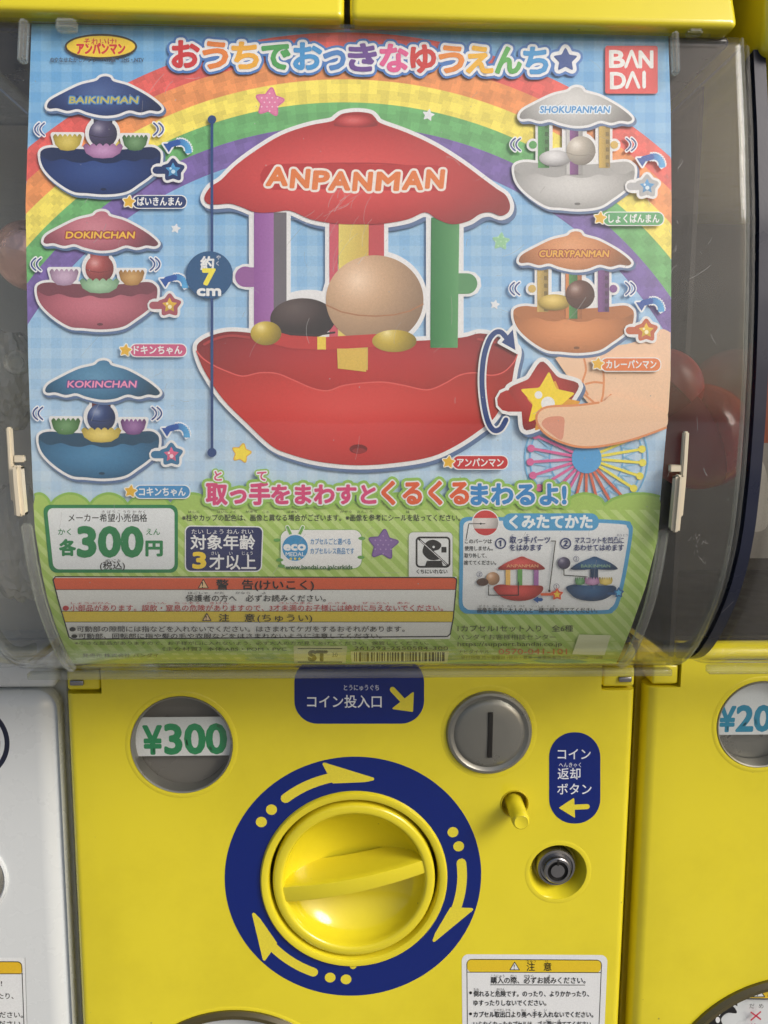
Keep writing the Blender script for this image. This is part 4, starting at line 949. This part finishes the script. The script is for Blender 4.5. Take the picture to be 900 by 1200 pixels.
# cut-out edges of pillars and what stands between
for a in ([(297, 240), (385, 240), (385, 300), (338, 400), (297, 400)],): q.line(np.array([(297, 246), (336, 246), (336, 400), (297, 400)], float), EW*2, E_, True)
q.line(np.array([(386, 250), (450, 250), (450, 400), (386, 400)], float), EW*2, E_, True); q.line(np.array([(504, 255), (538, 255), (538, 400), (504, 400)], float), EW*2, E_, True)
q.line([(287, 325), (300, 325)], 25+EW, E_); q.line([(536, 333), (549, 333)], 25+EW, E_)
q.poly(ell(439, 352, 62, 58, n=60), E_); q.poly(ell(362, 372, 47, 32, n=50), E_)
for P in (bs, um): q.line(P, EW*2, E_, True)
q.poly([(386, 255), (450, 255), (450, 300), (386, 300)], (206, 70, 84)); q.poly([(386, 255), (396, 255), (396, 400), (386, 400)], (206, 84, 100)); q.poly([(432, 262), (450, 262), (450, 400), (432, 400)], (196, 70, 76))
q.poly(bs, bulge((190, 36, 38), 420, 430, 230, 70, 0, .4))
q.poly(ell(288, 325, 12, n=24), (150, 92, 158)); q.poly([(288, 314), (300, 314), (300, 337), (288, 337)], (150, 92, 158)); q.poly(ell(547, 333, 12, n=24), (88, 150, 96)); q.poly([(536, 321), (547, 321), (547, 345), (536, 345)], (88, 150, 96))
q.poly([(298, 244), (321, 244), (321, 396), (298, 396)], grad((146, 84, 158), (168, 110, 180), 298, 321, True)); q.poly([(321, 250), (336, 250), (336, 360), (321, 372)], (110, 104, 112))
q.poly([(505, 256), (538, 256), (536, 408), (504, 408)], grad((44, 122, 60), (98, 164, 104), 503, 540, True))
q.poly([(397, 262), (432, 262), (431, 434), (396, 430)], grad((232, 214, 110), (206, 176, 80), 396, 434, True))
q.poly(ell(355, 374, 38, 24, n=48), bulge((72, 54, 50), 345, 362, 46, 30, .15, .4)); q.line([(320, 386), (345, 392), (370, 393), (392, 390)], 2.2, (58, 42, 40))
# a plain two-part ball rides in the seat
q.poly(ell(439, 352, 57, 52, n=72), ballcol((244, 200, 158), 439, 352, 57, .35, .42)); q.line([(382.5, 358), (400, 366), (420, 370), (440, 371), (462, 369.5), (480, 365), (495.5, 357)], 1.6, (176, 122, 84))
q.line([(310, 393), (340, 401), (380, 403), (430, 400), (470, 398)], 15, (196, 48, 42)); q.poly(ell(312, 391, 18, 14, n=30), ballcol((238, 206, 64), 312, 391, 17)); q.poly([(372, 395), (382, 395), (382, 410), (372, 410)], (238, 206, 64)); q.poly(ell(462, 400, 26, 13, n=30), ballcol((238, 206, 64), 462, 400, 24))
q.poly([(395, 409), (430, 409), (429, 436), (396, 432)], (222, 186, 78))
# front shell of the basin with a wavy rim
fr = [(231, 412), (238, 420), (250, 428), (268, 436), (285, 441), (305, 437), (325, 438), (345, 446), (366, 455), (384, 458), (402, 452), (425, 449), (450, 448), (474, 452), (500, 457), (520, 450), (538, 440), (556, 437), (575, 440), (590, 436), (602, 424), (606, 414), (602, 432), (597, 455), (580, 488), (560, 505), (534, 522), (505, 535), (465, 542), (420, 545), (375, 541), (340, 532), (318, 522), (290, 496), (262, 468), (243, 440), (235, 424)]
frs = smooth_pts(fr, True, 4); q.poly(frs, bulge((216, 46, 44), 400, 480, 230, 90, .08, .3))
q.line(smooth_pts(fr[:22], False, 4), 1.6, (222, 86, 84)); q.line(smooth_pts([(240, 404), (252, 398), (270, 394), (292, 396)], False), 3, (176, 52, 50)); q.line(smooth_pts([(560, 398), (580, 402), (600, 410)], False), 3, (176, 52, 50))
q.poly(ell(420, 526, 10.5, 5.5, n=30), (120, 22, 26)); q.poly(ell(421, 528, 8, 3, n=20), (150, 40, 42))
q.poly(um, bulge((218, 50, 46), 400, 205, 215, 78, .18, .34))
q.poly(smooth_pts([(392, 149), (397, 141), (408, 137), (428, 137), (437, 141), (442, 149), (418, 151)], True, 4), bulge((206, 50, 48), 414, 143, 26, 9, .3, .3))
q.line(smooth_pts([(306, 212), (330, 200), (372, 194), (415, 193), (458, 194), (500, 200), (522, 210)], False), 1.8, (176, 34, 36)); q.line([(320, 209), (360, 208), (420, 209), (470, 210), (512, 210)], 30, (186, 36, 36))
chs = 'ANPANMAN'; cx8 = [312, 340, 366, 385, 413, 440, 471, 498]; cw8 = [27, 24, 21, 27, 24, 29, 26, 23]
for pas in range(2):
    zk = q.z
    for ch, x, wd in zip(chs, cx8, cw8):
        m_x = x+wd/2; yy = 224-5.5*((m_x-415)/105)**2+2*((m_x-415)/105); V_, T_, B_ = glyphs(ch); a, b = V_[:, 0].min(), V_[:, 0].max(); hgt = 29
        P_ = lambda g: np.stack([x+1+(g[..., 0]-a)*(wd-4)/(b-a)+g[..., 1]*hgt*.10, yy-g[..., 1]*hgt-(g[..., 0]-.3)*0], -1)
        if pas == 0: q.z = zk; q.seg(P_(B_), 4.2, (242, 232, 226), 10); q.tris(P_(V_), T_, (242, 232, 226))
        else: q.z = zk; q.tris(P_(V_), T_, (226, 122, 50)); q.seg(P_(B_), 1.5, (226, 122, 50), 8)
    q.z = zk+.06
ZK = q.z
done(q, 'large_toy_picture')
# --- hand turning the star key
q = art(.02)
SK = (240, 200, 168)
hand = np.array([(606, 414), (640, 405), (690, 396), (740, 390), (770, 385), (786, 392), (785, 440), (783, 480), (779, 502), (760, 508), (735, 516), (700, 523), (675, 523), (655, 518), (636, 509), (628, 498), (627, 488), (633, 480), (648, 475), (668, 474), (700, 471), (712, 466), (700, 462), (680, 448), (660, 425)])
hb = smooth_pts([(650, 420), (672, 412), (700, 408), (740, 402), (760, 392), (775, 386), (785, 390)], False)
back = np.concatenate([hb, np.array([(785, 440), (782.5, 482), (778.6, 500), (740, 505), (700, 480), (690, 474), (672, 452)])]); q.poly(back, SK)
for A_ in ([(684, 421), (686, 434), (682, 450), (688, 462)], [(706, 431), (707, 446), (706, 462), (704, 470)], [(686, 450), (696, 448), (706, 449)], [(698, 474), (708, 470), (715, 463)], [(672, 452), (684, 462), (698, 474)]): q.line(smooth_pts(A_, False), 2.4, (226, 146, 96))
done(q, 'hand_picture'); q = art(.74)
starP = star(637, 467, 47, -4, .62, 1.1); q.z += .04
q.line(starP+np.array([3, 3.5]), 10, SHD, True); q.line([(596, 470), (630, 470)], 34, E_); q.line(starP, 10, E_, True); q.poly(starP, E_); q.line([(594, 470), (632, 470)], 25, (172, 30, 36)); q.poly(star(637, 467, 47, -4, .62, 1.1), bulge((184, 36, 42), 632, 462, 56, 50, .1, .4))
q.poly(star(643, 476, 34, 4, .5, .5)+np.array([4, 3]), (226, 160, 52)); q.poly(star(640, 469, 34, 4, .5, .5), (248, 218, 44)); q.poly(ell(630, 463, 4.5, n=20), W_); q.poly(ell(641, 473, 8, n=24), W_); q.z += .04
thumb = smooth_pts([(628, 492), (629, 484), (637, 478), (650, 476), (676, 475), (704, 471), (716, 463), (740, 470), (770, 480), (780, 484), (778.5, 501), (760, 508), (735, 516), (700, 523), (675, 523), (652, 516), (636, 506)], True, 4)
q.poly(thumb, SK); q.line(smooth_pts([(778.5, 501), (760, 508), (735, 516), (700, 523), (675, 523), (652, 516), (636, 506), (628, 494), (629, 484), (637, 478), (650, 476), (676, 475), (700, 472)], False, 4), 2.6, (226, 146, 96))
q.poly(smooth_pts([(634, 498), (637, 491), (646, 488), (659, 489), (660, 500), (657, 515), (645, 508)], True, 4), (224, 154, 130))
q.z += .02; C1 = smooth_pts([(592, 492), (586, 502), (578, 504), (571, 494), (566, 472), (564, 446), (566, 420), (572, 400), (579, 391), (586, 390), (592, 396)], False, 5)
q.line(C1, 10, E_); q.poly([(584, 402), (606, 414), (601, 383)], E_); q.line([(584, 402), (606, 414), (601, 383)], 4, E_, True); q.line(C1, 6, (26, 62, 128)); q.poly([(587, 402), (603, 411), (600, 387)], (26, 62, 128))
done(q, 'thumb_and_key_picture')
q = art(1.0); pill(q, 703, 420.5, 772, 435, 'カレーパンマン', (226, 118, 50), 699, 427); pill(q, 530, 534, 594, 549, 'アンパンマン', (200, 44, 50), 525, 541); done(q, 'name_tag')
# --- height mark
q = art(.45); NB = (28, 66, 126); q.line([(249, 142), (249, 530)], 3.2, NB); q.poly(ell(249, 142, 5, n=20), NB); q.poly(ell(249, 530, 5.4, n=20), NB); q.poly(ell(246, 323, 27.5, n=48), (32, 84, 132))
q.text('約', 236, 316, 17, W_, bold=.035); q.text('やく', 257, 303, 6.5, W_, anchor='c', rot=math.pi/2) if False else (q.text('や', 254, 305, 6, W_), q.text('く', 254, 312, 6, W_))
q.text('7', 239, 334, 25, (246, 232, 70), bold=.06, x1=252); q.text('cm', 232, 347, 16.5, W_, x1=259, bold=.05); done(q, 'height_mark')
# --- lower headline
q = art(.45); GE = (148, 196, 88)
def hl(txt, x0, x1, y, size, col, parts=(6.2, 3.1)):
    return (txt, x0, x1, y, size, col)
items = [('取っ手', 243, 316, 590, 27, (216, 66, 124)), ('をまわすと', 319, 440, 590, 25, (216, 66, 124)), ('くるくる', 448, 548, 590, 30, (226, 92, 44)), ('まわるよ!', 552, 662, 591, 28, (52, 138, 206))]
for r_, c_ in ((6.4, GE), (3.0, W_)):
    zk = q.z
    for t_, a, b, y, sz, col in items:
        V_, T_, B_ = glyphs(t_); x0, x1 = V_[:, 0].min(), V_[:, 0].max(); P_ = lambda g: np.stack([a+(g[..., 0]-x0)*(b-a)/(x1-x0), y-2-g[..., 1]*sz], -1)
        q.z = zk; q.seg(P_(B_), r_, c_, 10); q.tris(P_(V_), T_, c_)
    q.z = zk+.05
for t_, a, b, y, sz, col in items: zk = q.z; q.text(t_, a, y-2, sz, col, x1=b, bold=.045); q.z = zk
for t_, x in (('と', 252), ('て', 302)): q.text(t_, x, 562, 13, (216, 66, 124), bold=.03, outline=[(3.6, GE), (1.9, W_)])
done(q, 'lower_headline')
# --- small print and boxes
GR = (30, 130, 76); DK = (44, 48, 50)
q = art(.1); q.poly(rquad((51, 591), (209, 591), (209, 670), (59, 670), 9), GR); q.poly(rquad((56, 595), (205, 595), (205, 666), (63.5, 666), 7), (226, 232, 236))
q.text('き ぼう こ うり か かく', 120, 601, 4.4, DK, x1=171); q.text('メーカー希望小売価格', 81, 610, 10, DK, x1=173, bold=.03); q.text('かく', 69, 625.5, 8.4, GR, x1=84, bold=.03); q.text('えん', 172, 625.5, 8.4, GR, x1=188, bold=.03)
q.text('各', 71, 648, 19.5, GR, x1=89, bold=.05); q.text('円', 172, 648.5, 19.5, GR, x1=190.5, bold=.05); q.text('300', 93, 650, 47, GR, x1=167, bold=.045)
q.text('ぜいこみ', 124, 657.5, 4.4, DK, x1=142); q.text('(税込)', 118, 665, 10, DK, x1=147, bold=.03); done(q, 'price_box')
q = art(.1); q.poly(rquad((217, 615), (309, 616), (307, 669), (217, 669), 7), (232, 236, 240)); q.poly(rquad((218.3, 616.3), (307.7, 617.3), (305.7, 667.7), (218.3, 667.7), 6), (34, 44, 98))
q.text('たい しょう ねん れい', 225, 624.5, 6.4, W_, x1=297); q.text('対象年齢', 224, 641.5, 18.5, W_, x1=299, bold=.02); q.text('さい', 248, 649, 4.8, W_); q.text('い', 269, 649, 4.8, W_); q.text('じょう', 284, 649, 4.8, W_)
q.text('3', 227, 664, 25, (246, 214, 50), x1=241, bold=.05); q.text('才以上', 246, 664.5, 18.5, W_, x1=300, bold=.02); done(q, 'age_box')
q = art(.1); q.text('はしら　　　　はいしょく　　がぞう　こと　　　　ばあい　　　　　　　　　　がぞう　さんこう　　　　　　　　は', 221, 600.5, 3.4, DK, x1=480)
q.text('※柱やカップの配色は、画像と異なる場合がございます。※画像を参考にシールを貼ってください。', 214, 609.3, 8.4, DK, x1=539, bold=.015)
LG = (238, 240, 240); q.line(rrect(331, 622, 422, 663, 8), 5.4, (132, 180, 96), True); q.line(rrect(331, 622, 422, 663, 8), 3.6, LG, True); q.poly(rrect(331, 622, 422, 663, 8), LG)
for x_, y_ in ((325, 632), (328, 655), (424, 630), (423, 652), (330, 662)): q.poly(ell(x_, y_, 4.2, 2, n=14), (104, 166, 84))
for a_ in (-1, 1): q.line([(346+a_*9, 617), (346+a_*3, 630)], 5.2, (232, 238, 226)); q.line([(346+a_*9, 617), (346+a_*3, 630)], 3.2, (112, 172, 84))
q.poly(ell(346, 641, 16.6, n=40), LG); q.poly(ell(346, 641, 15, n=40), (54, 146, 202)); q.text('eco', 333, 643.5, 14, W_, x1=358, bold=.05); q.text('MEDAL', 335, 650.5, 6.6, W_, x1=357, bold=.02)
for k in (-1, 0, 1): q.poly(star(346+k*5, 653.4, 1.9, 0, .5, 0), (240, 220, 80))
q.text('カプセルごと選べる', 364, 636.5, 8, (70, 140, 196), x1=411, bold=.015); q.text('カプセルレス商品です', 364, 647.5, 8, (70, 140, 196), x1=415, bold=.015); q.text('www.bandai.co.jp/csrkids', 335, 665.5, 7.2, (60, 110, 66), x1=413, bold=.05); done(q, 'eco_medal')
q = art(.1); sticker_star(q, 449, 637.5, 19, 6, (132, 104, 166), (112, 84, 150), (166, 142, 192), 1.3); done(q, 'dotted_star')
q = art(.1); q.line(rrect(479, 623, 530, 680, 5), 1.6, (150, 176, 110), True); q.poly(rrect(479, 623, 530, 680, 5), (226, 230, 232)); q.line(rrect(488, 629, 526.5, 663, 4), 2.2, BK, True)
q.poly(smooth_pts([(496, 640), (500, 634), (507, 631.5), (514, 634), (517, 638), (514, 643), (508, 645), (512, 649), (516, 652), (512, 655), (504, 655), (498, 651), (495, 646)], True, 4), BK); q.poly([(500, 656), (517, 656), (519, 662), (498, 662)], BK); q.poly([(517, 640), (523, 640), (523, 646.5), (517, 646.5)], BK); q.poly(ell(508, 640, 1.5, n=10), (226, 230, 232))
q.line([(491, 631), (524, 661)], 2.4, BK); q.line([(492.4, 632.6), (523, 660)], .8, (226, 230, 232)); q.text('くちにいれない', 488, 670.5, 5.6, BK, x1=524, bold=.04); done(q, 'do_not_swallow_sign')
# warning panel
q = art(.14, 2.5, .014); wtl, wtr, wbr, wbl = (63, 674), (535, 675), (527, 744), (82, 747)
def wx(side, y): 
    return np.interp(y, (674, 700, 722, 747), (63, 68.5, 75, 82)) if side == 0 else np.interp(y, (675, 700, 722, 744), (535, 533, 531, 527))
def band(y0, y1, c): q.poly([(wx(0, y0), y0), (wx(1, y0), y0), (wx(1, (y0+y1)/2), (y0+y1)/2), (wx(1, y1), y1), (wx(0, y1), y1), (wx(0, (y0+y1)/2), (y0+y1)/2)], c)
band(674.5, 747, (228, 232, 230)); band(676, 689.5, (216, 92, 52)); band(714.5, 727, (232, 208, 60))
q.line([(wx(0, y), y) for y in (689.5,)]+[(wx(1, 689.5), 689.5)], .7, DK)
outl = [(66, 674.4), (532, 675.4), (535, 678), (533, 700), (531, 722), (527.5, 741), (524, 744), (86, 747), (81.5, 744.5), (75, 722), (68.5, 700), (63, 678)]; q.line(outl, 1.4, DK, True)
for y_ in (714.5, 727): q.line([(wx(0, y_), y_), (wx(1, y_), y_)], .6, DK)
def tri(x, y, s_): q.poly([(x, y), (x+s_*1.15, y), (x+s_*.57, y-s_)], (232, 200, 150)); q.line([(x, y), (x+s_*1.15, y), (x+s_*.57, y-s_)], .9, BK, True); q.text('!', x+s_*.42, y-.4, s_*.95, BK, bold=.03)
tri(233, 687.5, 10); q.text('警', 254, 688, 13.5, BK, x1=268, bold=.02, tall=.9); q.text('告', 284, 688, 13.5, BK, x1=297, bold=.02, tall=.9); q.text('(けいこく)', 299, 688, 13, BK, x1=368, bold=.02, tall=.9)
q.text('ほごしゃ　かた　　かなら　　よ', 221, 694, 3.2, DK, x1=312); q.text('保護者の方へ　必ずお読みください。', 218, 702.3, 10, BK, x1=382, bold=.015, tall=.85)
RD = (186, 54, 60); q.text('しょうぶひん　　　　　ごいん　ちっそく　きけん　　　　　　　さいみまん　　こさま　　ぜったい　あた', 84, 705.6, 2.8, RD, x1=480)
q.poly(ell(78, 710.5, 3.7, 2.9, n=18), RD); q.text('小部品があります。誤飲・窒息の危険がありますので、3才未満のお子様には絶対に与えないでください。', 83, 713.2, 9.6, RD, x1=519, bold=.01, tall=.82)
tri(238, 724.8, 8.5); q.text('注', 257, 725, 12, BK, x1=269, bold=.02, tall=.8); q.text('意', 287, 725, 12, BK, x1=299, bold=.02, tall=.8); q.text('(ちゅうい)', 302, 725, 12, BK, x1=366, bold=.01, tall=.8)
q.poly(ell(86, 734.6, 3.7, 2.6, n=18), DK); q.text('可動部の隙間には指などを入れないでください。はさまれてケガをするおそれがあります。', 91, 737, 9.2, DK, x1=474, bold=.015, tall=.78)
q.poly(ell(88, 742.6, 3.5, 2.2, n=18), DK); q.text('可動部、回転部に指や髪の毛や衣服などをはさまれないように注意してください。', 93, 744.6, 8.6, DK, x1=447, bold=.015, tall=.72); done(q, 'warning_panel')
q = art(.12, 2.0, .016); F1 = (92, 100, 66); q.text('※小さな部品がありますので、お子様が口に入れないよう、必ず大人の方が見てあげてください。保管してください。', 88, 753.6, 7.4, F1, x1=502, tall=.62)
q.text('《主な材質》本体:ABS・POM・PVC', 190, 760.6, 8, F1, x1=336, tall=.62); q.text('発売元 株式会社 バンダイ', 97, 768, 8, F1, x1=186, tall=.62)
q.poly(rquad((344, 755), (407, 755), (405, 775), (345, 775), 1), (214, 222, 160)); q.text('ST', 362, 771.5, 20, (74, 84, 54), x1=383, bold=.06, tall=.75); q.text('20', 389, 767.5, 7, F1); q.line([(349, 758), (401, 758)], 1, F1, nd=0); q.line([(349, 773.6), (401, 773.6)], 1.2, F1, nd=0)
q.text('261293-2550584-300', 415, 759.5, 9, F1, x1=525, tall=.66, bold=.01); q.poly([(411, 761), (526, 761), (524, 774), (412, 774)], (214, 222, 160))
x_ = 415.0
while x_ < 521:
    w_ = random.choice((1.1, 1.1, 2.1, 3)); q.poly([(x_, 762), (x_+w_, 762), (x_+w_, 772.5), (x_, 772.5)], (58, 66, 46)); q.z -= q.STEP; x_ += w_+random.choice((1.2, 1.2, 2.2))
q.z += q.STEP; q.text('1カプセル1セット入り　全6種', 536, 737.4, 10, (74, 82, 52), x1=671, bold=.01, tall=.82)
q.text('バンダイお客様相談センター', 536, 746.8, 9, F1, x1=651, tall=.74); q.text('https://support.bandai.co.jp', 536, 754.6, 9.4, F1, x1=658, tall=.72)
q.text('ナビダイヤル', 537, 763, 7, F1, x1=573, tall=.66); q.text('0570-041-101', 584, 764, 13, (196, 118, 66), x1=664, bold=.01, tall=.66); q.text('受付時間 月〜金曜日 (祝日・夏季・冬季休業日を除く) 10時〜16時', 540, 769.5, 6.6, F1, x1=706, tall=.6); q.poly([(678, 741), (715, 742), (708, 765), (670, 764)], (212, 220, 178)); done(q, 'small_print')
# how-to box
q = art(.12, 3, .010); BL = (76, 158, 208)
box_o = smooth_pts([(545, 606.5), (560, 606), (650, 607), (728, 610), (738, 614), (740, 622), (736, 650), (731, 678), (724, 706), (718, 714), (708, 717), (640, 717.5), (556, 717), (543, 715), (538.5, 708), (538.5, 690), (539, 650), (539, 618), (540, 610)], True, 3)
q.line(box_o, 1.5, BL, True); q.poly(box_o, BL); ctr_ = box_o.mean(0); q.poly(ctr_+(box_o-ctr_)*np.array([.962, .935]), (226, 231, 234))
q.poly(rrect(589, 601, 701, 621, 9.5), BL); q.text('くみたてかた', 597, 617, 17, (232, 240, 244), x1=693, bold=.045)
q.line(ell(568.5, 612, 15, 14.5, n=40), 2.4, W_, True); q.poly(ell(568.5, 612, 15, 14.5, n=40), bulge((220, 214, 212), 565, 608, 20, 20, .2, .3))
cap = ell(568.5, 612, 15, 14.5, n=80); c1 = cap[cap[:, 1] < 607.5]; q.poly(c1[np.argsort(c1[:, 0])], (206, 60, 60)); c2 = cap[cap[:, 1] > 618.5]; q.poly(c2[np.argsort(c2[:, 0])], (196, 54, 56))
q.line([(568, 613), (549, 613), (546, 630)], .9, DK); q.poly(ell(563, 613, 1.2, n=10), DK)
for k, t_ in enumerate(('このパーツは', '使用しません。', '取り外して、', '捨ててください。')): q.text(t_, 544.5-k*.3, 635.5+k*8.2, 5.8, DK, x1=(576, 577, 570, 581)[k], bold=.03)
DB = (40, 54, 110); q.text('①', 580, 641, 15, DB, bold=.02); q.text('と', 599, 627.5, 3.6, DB); q.text('て', 616, 627.5, 3.6, DB); q.text('取っ手パーツ', 597, 635, 9, DB, x1=644, bold=.04); q.text('をはめます', 597, 643.5, 8.4, DB, x1=635, bold=.04)
q.text('②', 656, 641, 15, DB, bold=.02); q.text('おうとつ', 722, 627.3, 3.4, DB); q.text('マスコットを凹凸に', 673, 635, 8.6, DB, x1=744-1, bold=.035) if False else q.text('マスコットを凹凸に', 673, 635, 8.4, DB, x1=730, bold=.035); q.text('あわせてはめます', 672.5, 643.5, 8.4, DB, x1=730, bold=.035)
def mini(dx, dy, col, pil):
    m_ = lambda P: np.array(P, float)+np.array([dx, dy])
    if len(pil) == 3:
        for x_, c in zip((592, 606, 625), pil): q.poly(m_([(x_, 662), (x_+5.5, 662), (x_+5.5, 688), (x_, 688)]), c)
    else: q.poly(m_([(606, 662), (615, 662), (615, 684), (606, 684)]), tuple(np.array(col)*.7)); [petals(q, x0+dx, x1+dx, 676+dy, 684+dy, c) for x0, x1, c in ((588, 600, (86, 150, 90)), (599, 618, (186, 130, 180)), (616, 632, (226, 200, 90)))]
    q.poly(smooth_pts(m_([(583, 665), (592, 658), (604, 653), (611, 650.5), (618, 653), (630, 658), (638, 665), (625, 666), (611, 665), (596, 666)]), True, 4), bulge(col, 608+dx, 658+dy, 30, 10, .15, .35))
    q.poly(smooth_pts(m_([(578, 686), (586, 683), (600, 684), (622, 684), (635, 685), (634, 692), (622, 700), (606, 702), (590, 699), (581, 692)]), True, 4), bulge(col, 606+dx, 690+dy, 32, 12, .1, .35))
mini(0, 0, (214, 66, 60), [(236, 190, 100), (104, 166, 90), (160, 106, 170)]); mini(85, 0, (36, 84, 134), [(60, 60, 90)])
q.text('ANPANMAN', 593, 663, 5, (240, 190, 140), x1=630); q.text('BAIKINMAN', 680, 663, 5, (150, 190, 150), x1=714)
q.poly(ell(577, 676, 8, 7.6, n=24), ballcol((232, 180, 136), 577, 676, 8)); q.poly(ell(565, 680, 7, 4.5, n=18), (84, 62, 54)); q.poly(ell(660, 658, 7.5, 7, n=24), ballcol((96, 92, 128), 660, 658, 7.5)); q.line([(660, 664), (660, 672), (687, 674)], 1, DK); q.line([(572, 684), (572, 695), (607, 695), (607, 680)], 1, DK)
q.text('②', 558, 674, 8, DB); q.text('①', 648, 688, 8, DB); q.text('②', 671, 656, 8, DB)
q.line([(645, 632.5), (650, 632.5), (643, 689)], 1.1, DK); q.poly(ell(643, 690, 1.5, n=10), DK)
q.line([(634, 694), (646, 694)], 3, (222, 96, 50)); q.poly(star(652, 694, 8, 0, .55), (222, 84, 48)); q.poly(star(652, 694, 4.6, 0, .5), (246, 206, 60)); q.line([(712, 693), (720, 693)], 3, (36, 84, 134)); q.poly(star(724, 692, 7, 0, .55), (44, 100, 156)); q.poly(star(724, 692, 4.2, 0, .5), (90, 180, 226))
q.line([(628, 700), (634, 700)], 4, (40, 90, 160), nd=4); q.poly([(624, 700), (630, 696), (630, 704)], (40, 90, 160))
q.text('が ぞう　さんこう　おとな　ひと　　いっしょ　く　た', 561, 708.5, 3, DK, x1=650); q.text('画像を参考に大人の人と一緒に組み立ててください。', 559, 714.6, 7.6, DK, x1=699, bold=.02, tall=.85); done(q, 'assembly_guide')

# --- hairline scratches and specks on the outside of the case
def on_case(px, py, lift): return on_poster(px, py, lift+PAPER+.76)
q = Print(on_case, 0, True, 12); rs = random.Random(9)
def hair(x, y, a, L, wd):
    k = rs.uniform(-.5, .5); P = [(x+L*t*math.cos(a+k*t), y+L*t*math.sin(a+k*t)) for t in np.linspace(0, 1, 6)]; q.line(P, wd, (240, 240, 240), nd=0); q.z -= q.STEP*.98
for _ in range(70): hair(rs.uniform(60, 860), rs.uniform(60, 700), rs.choice((2.2, 2.35, 2.5, 1.6, .3))+rs.uniform(-.25, .25), rs.uniform(5, 42)*rs.uniform(.4, 1), rs.uniform(.18, .42))
for _ in range(22): hair(400+rs.uniform(-40, 40), 250+rs.uniform(-35, 35), 2.35+rs.uniform(-.15, .15), rs.uniform(12, 52), rs.uniform(.2, .4))
for _ in range(16): hair(rs.uniform(706, 830), rs.uniform(190, 330), 1.57+rs.uniform(-.3, .3), rs.uniform(3, 14), rs.uniform(.25, .5))
for _ in range(18): hair(rs.uniform(806, 824), rs.uniform(612, 652), 1.5+rs.uniform(-.6, .6), rs.uniform(2, 7), rs.uniform(.15, .3))
for _ in range(120): q.poly(ell(rs.uniform(20, 870), rs.uniform(50, 740), rs.uniform(.25, .75), n=6), (240, 240, 240)); q.z -= q.STEP*.98
o = q.build('surface_scratches', M_SCR, (mac, cs)); tag(o, kind='stuff')

# --- crumpled clear wrappers lying behind the card at the left
def wrapper(px, py, D, rx, rz, label, seed):
    c = at(px, py, D); t = Thing('plastic_wrapper', (c[0], c[1], c[2]-rz), label, 'wrapper', 'crumpled wrappers behind the poster'); bm = bmesh.new(); bmesh.ops.create_icosphere(bm, subdivisions=4, radius=1)
    rr = random.Random(seed); dirs = [Vector((rr.gauss(0, 1), rr.gauss(0, 1), rr.gauss(0, 1))).normalized() for _ in range(26)]
    V = [];
    for v in bm.verts:
        k = 1+.20*max(d.dot(v.co)**9*(1 if i % 2 else -1) for i, d in enumerate(dirs))-.10*abs(math.sin(7*v.co.x+5*v.co.z+seed))-.07*abs(math.sin(11*v.co.y-9*v.co.z))
        V.append((c[0]+v.co.x*rx*k, c[1]+v.co.y*11*k, c[2]+v.co.z*rz*k))
    Fc = [[v.index for v in f.verts] for f in bm.faces]; bm.free(); mesh('film', V, Fc, M_SMOKE, t)
wrapper(14, 445, 345, 11, 20, 'crumpled clear wrapper beside the screw boss at the left edge', 3)
wrapper(22, 640, 345, 12, 26, 'larger crumpled clear wrapper low behind the left beige latch', 8)
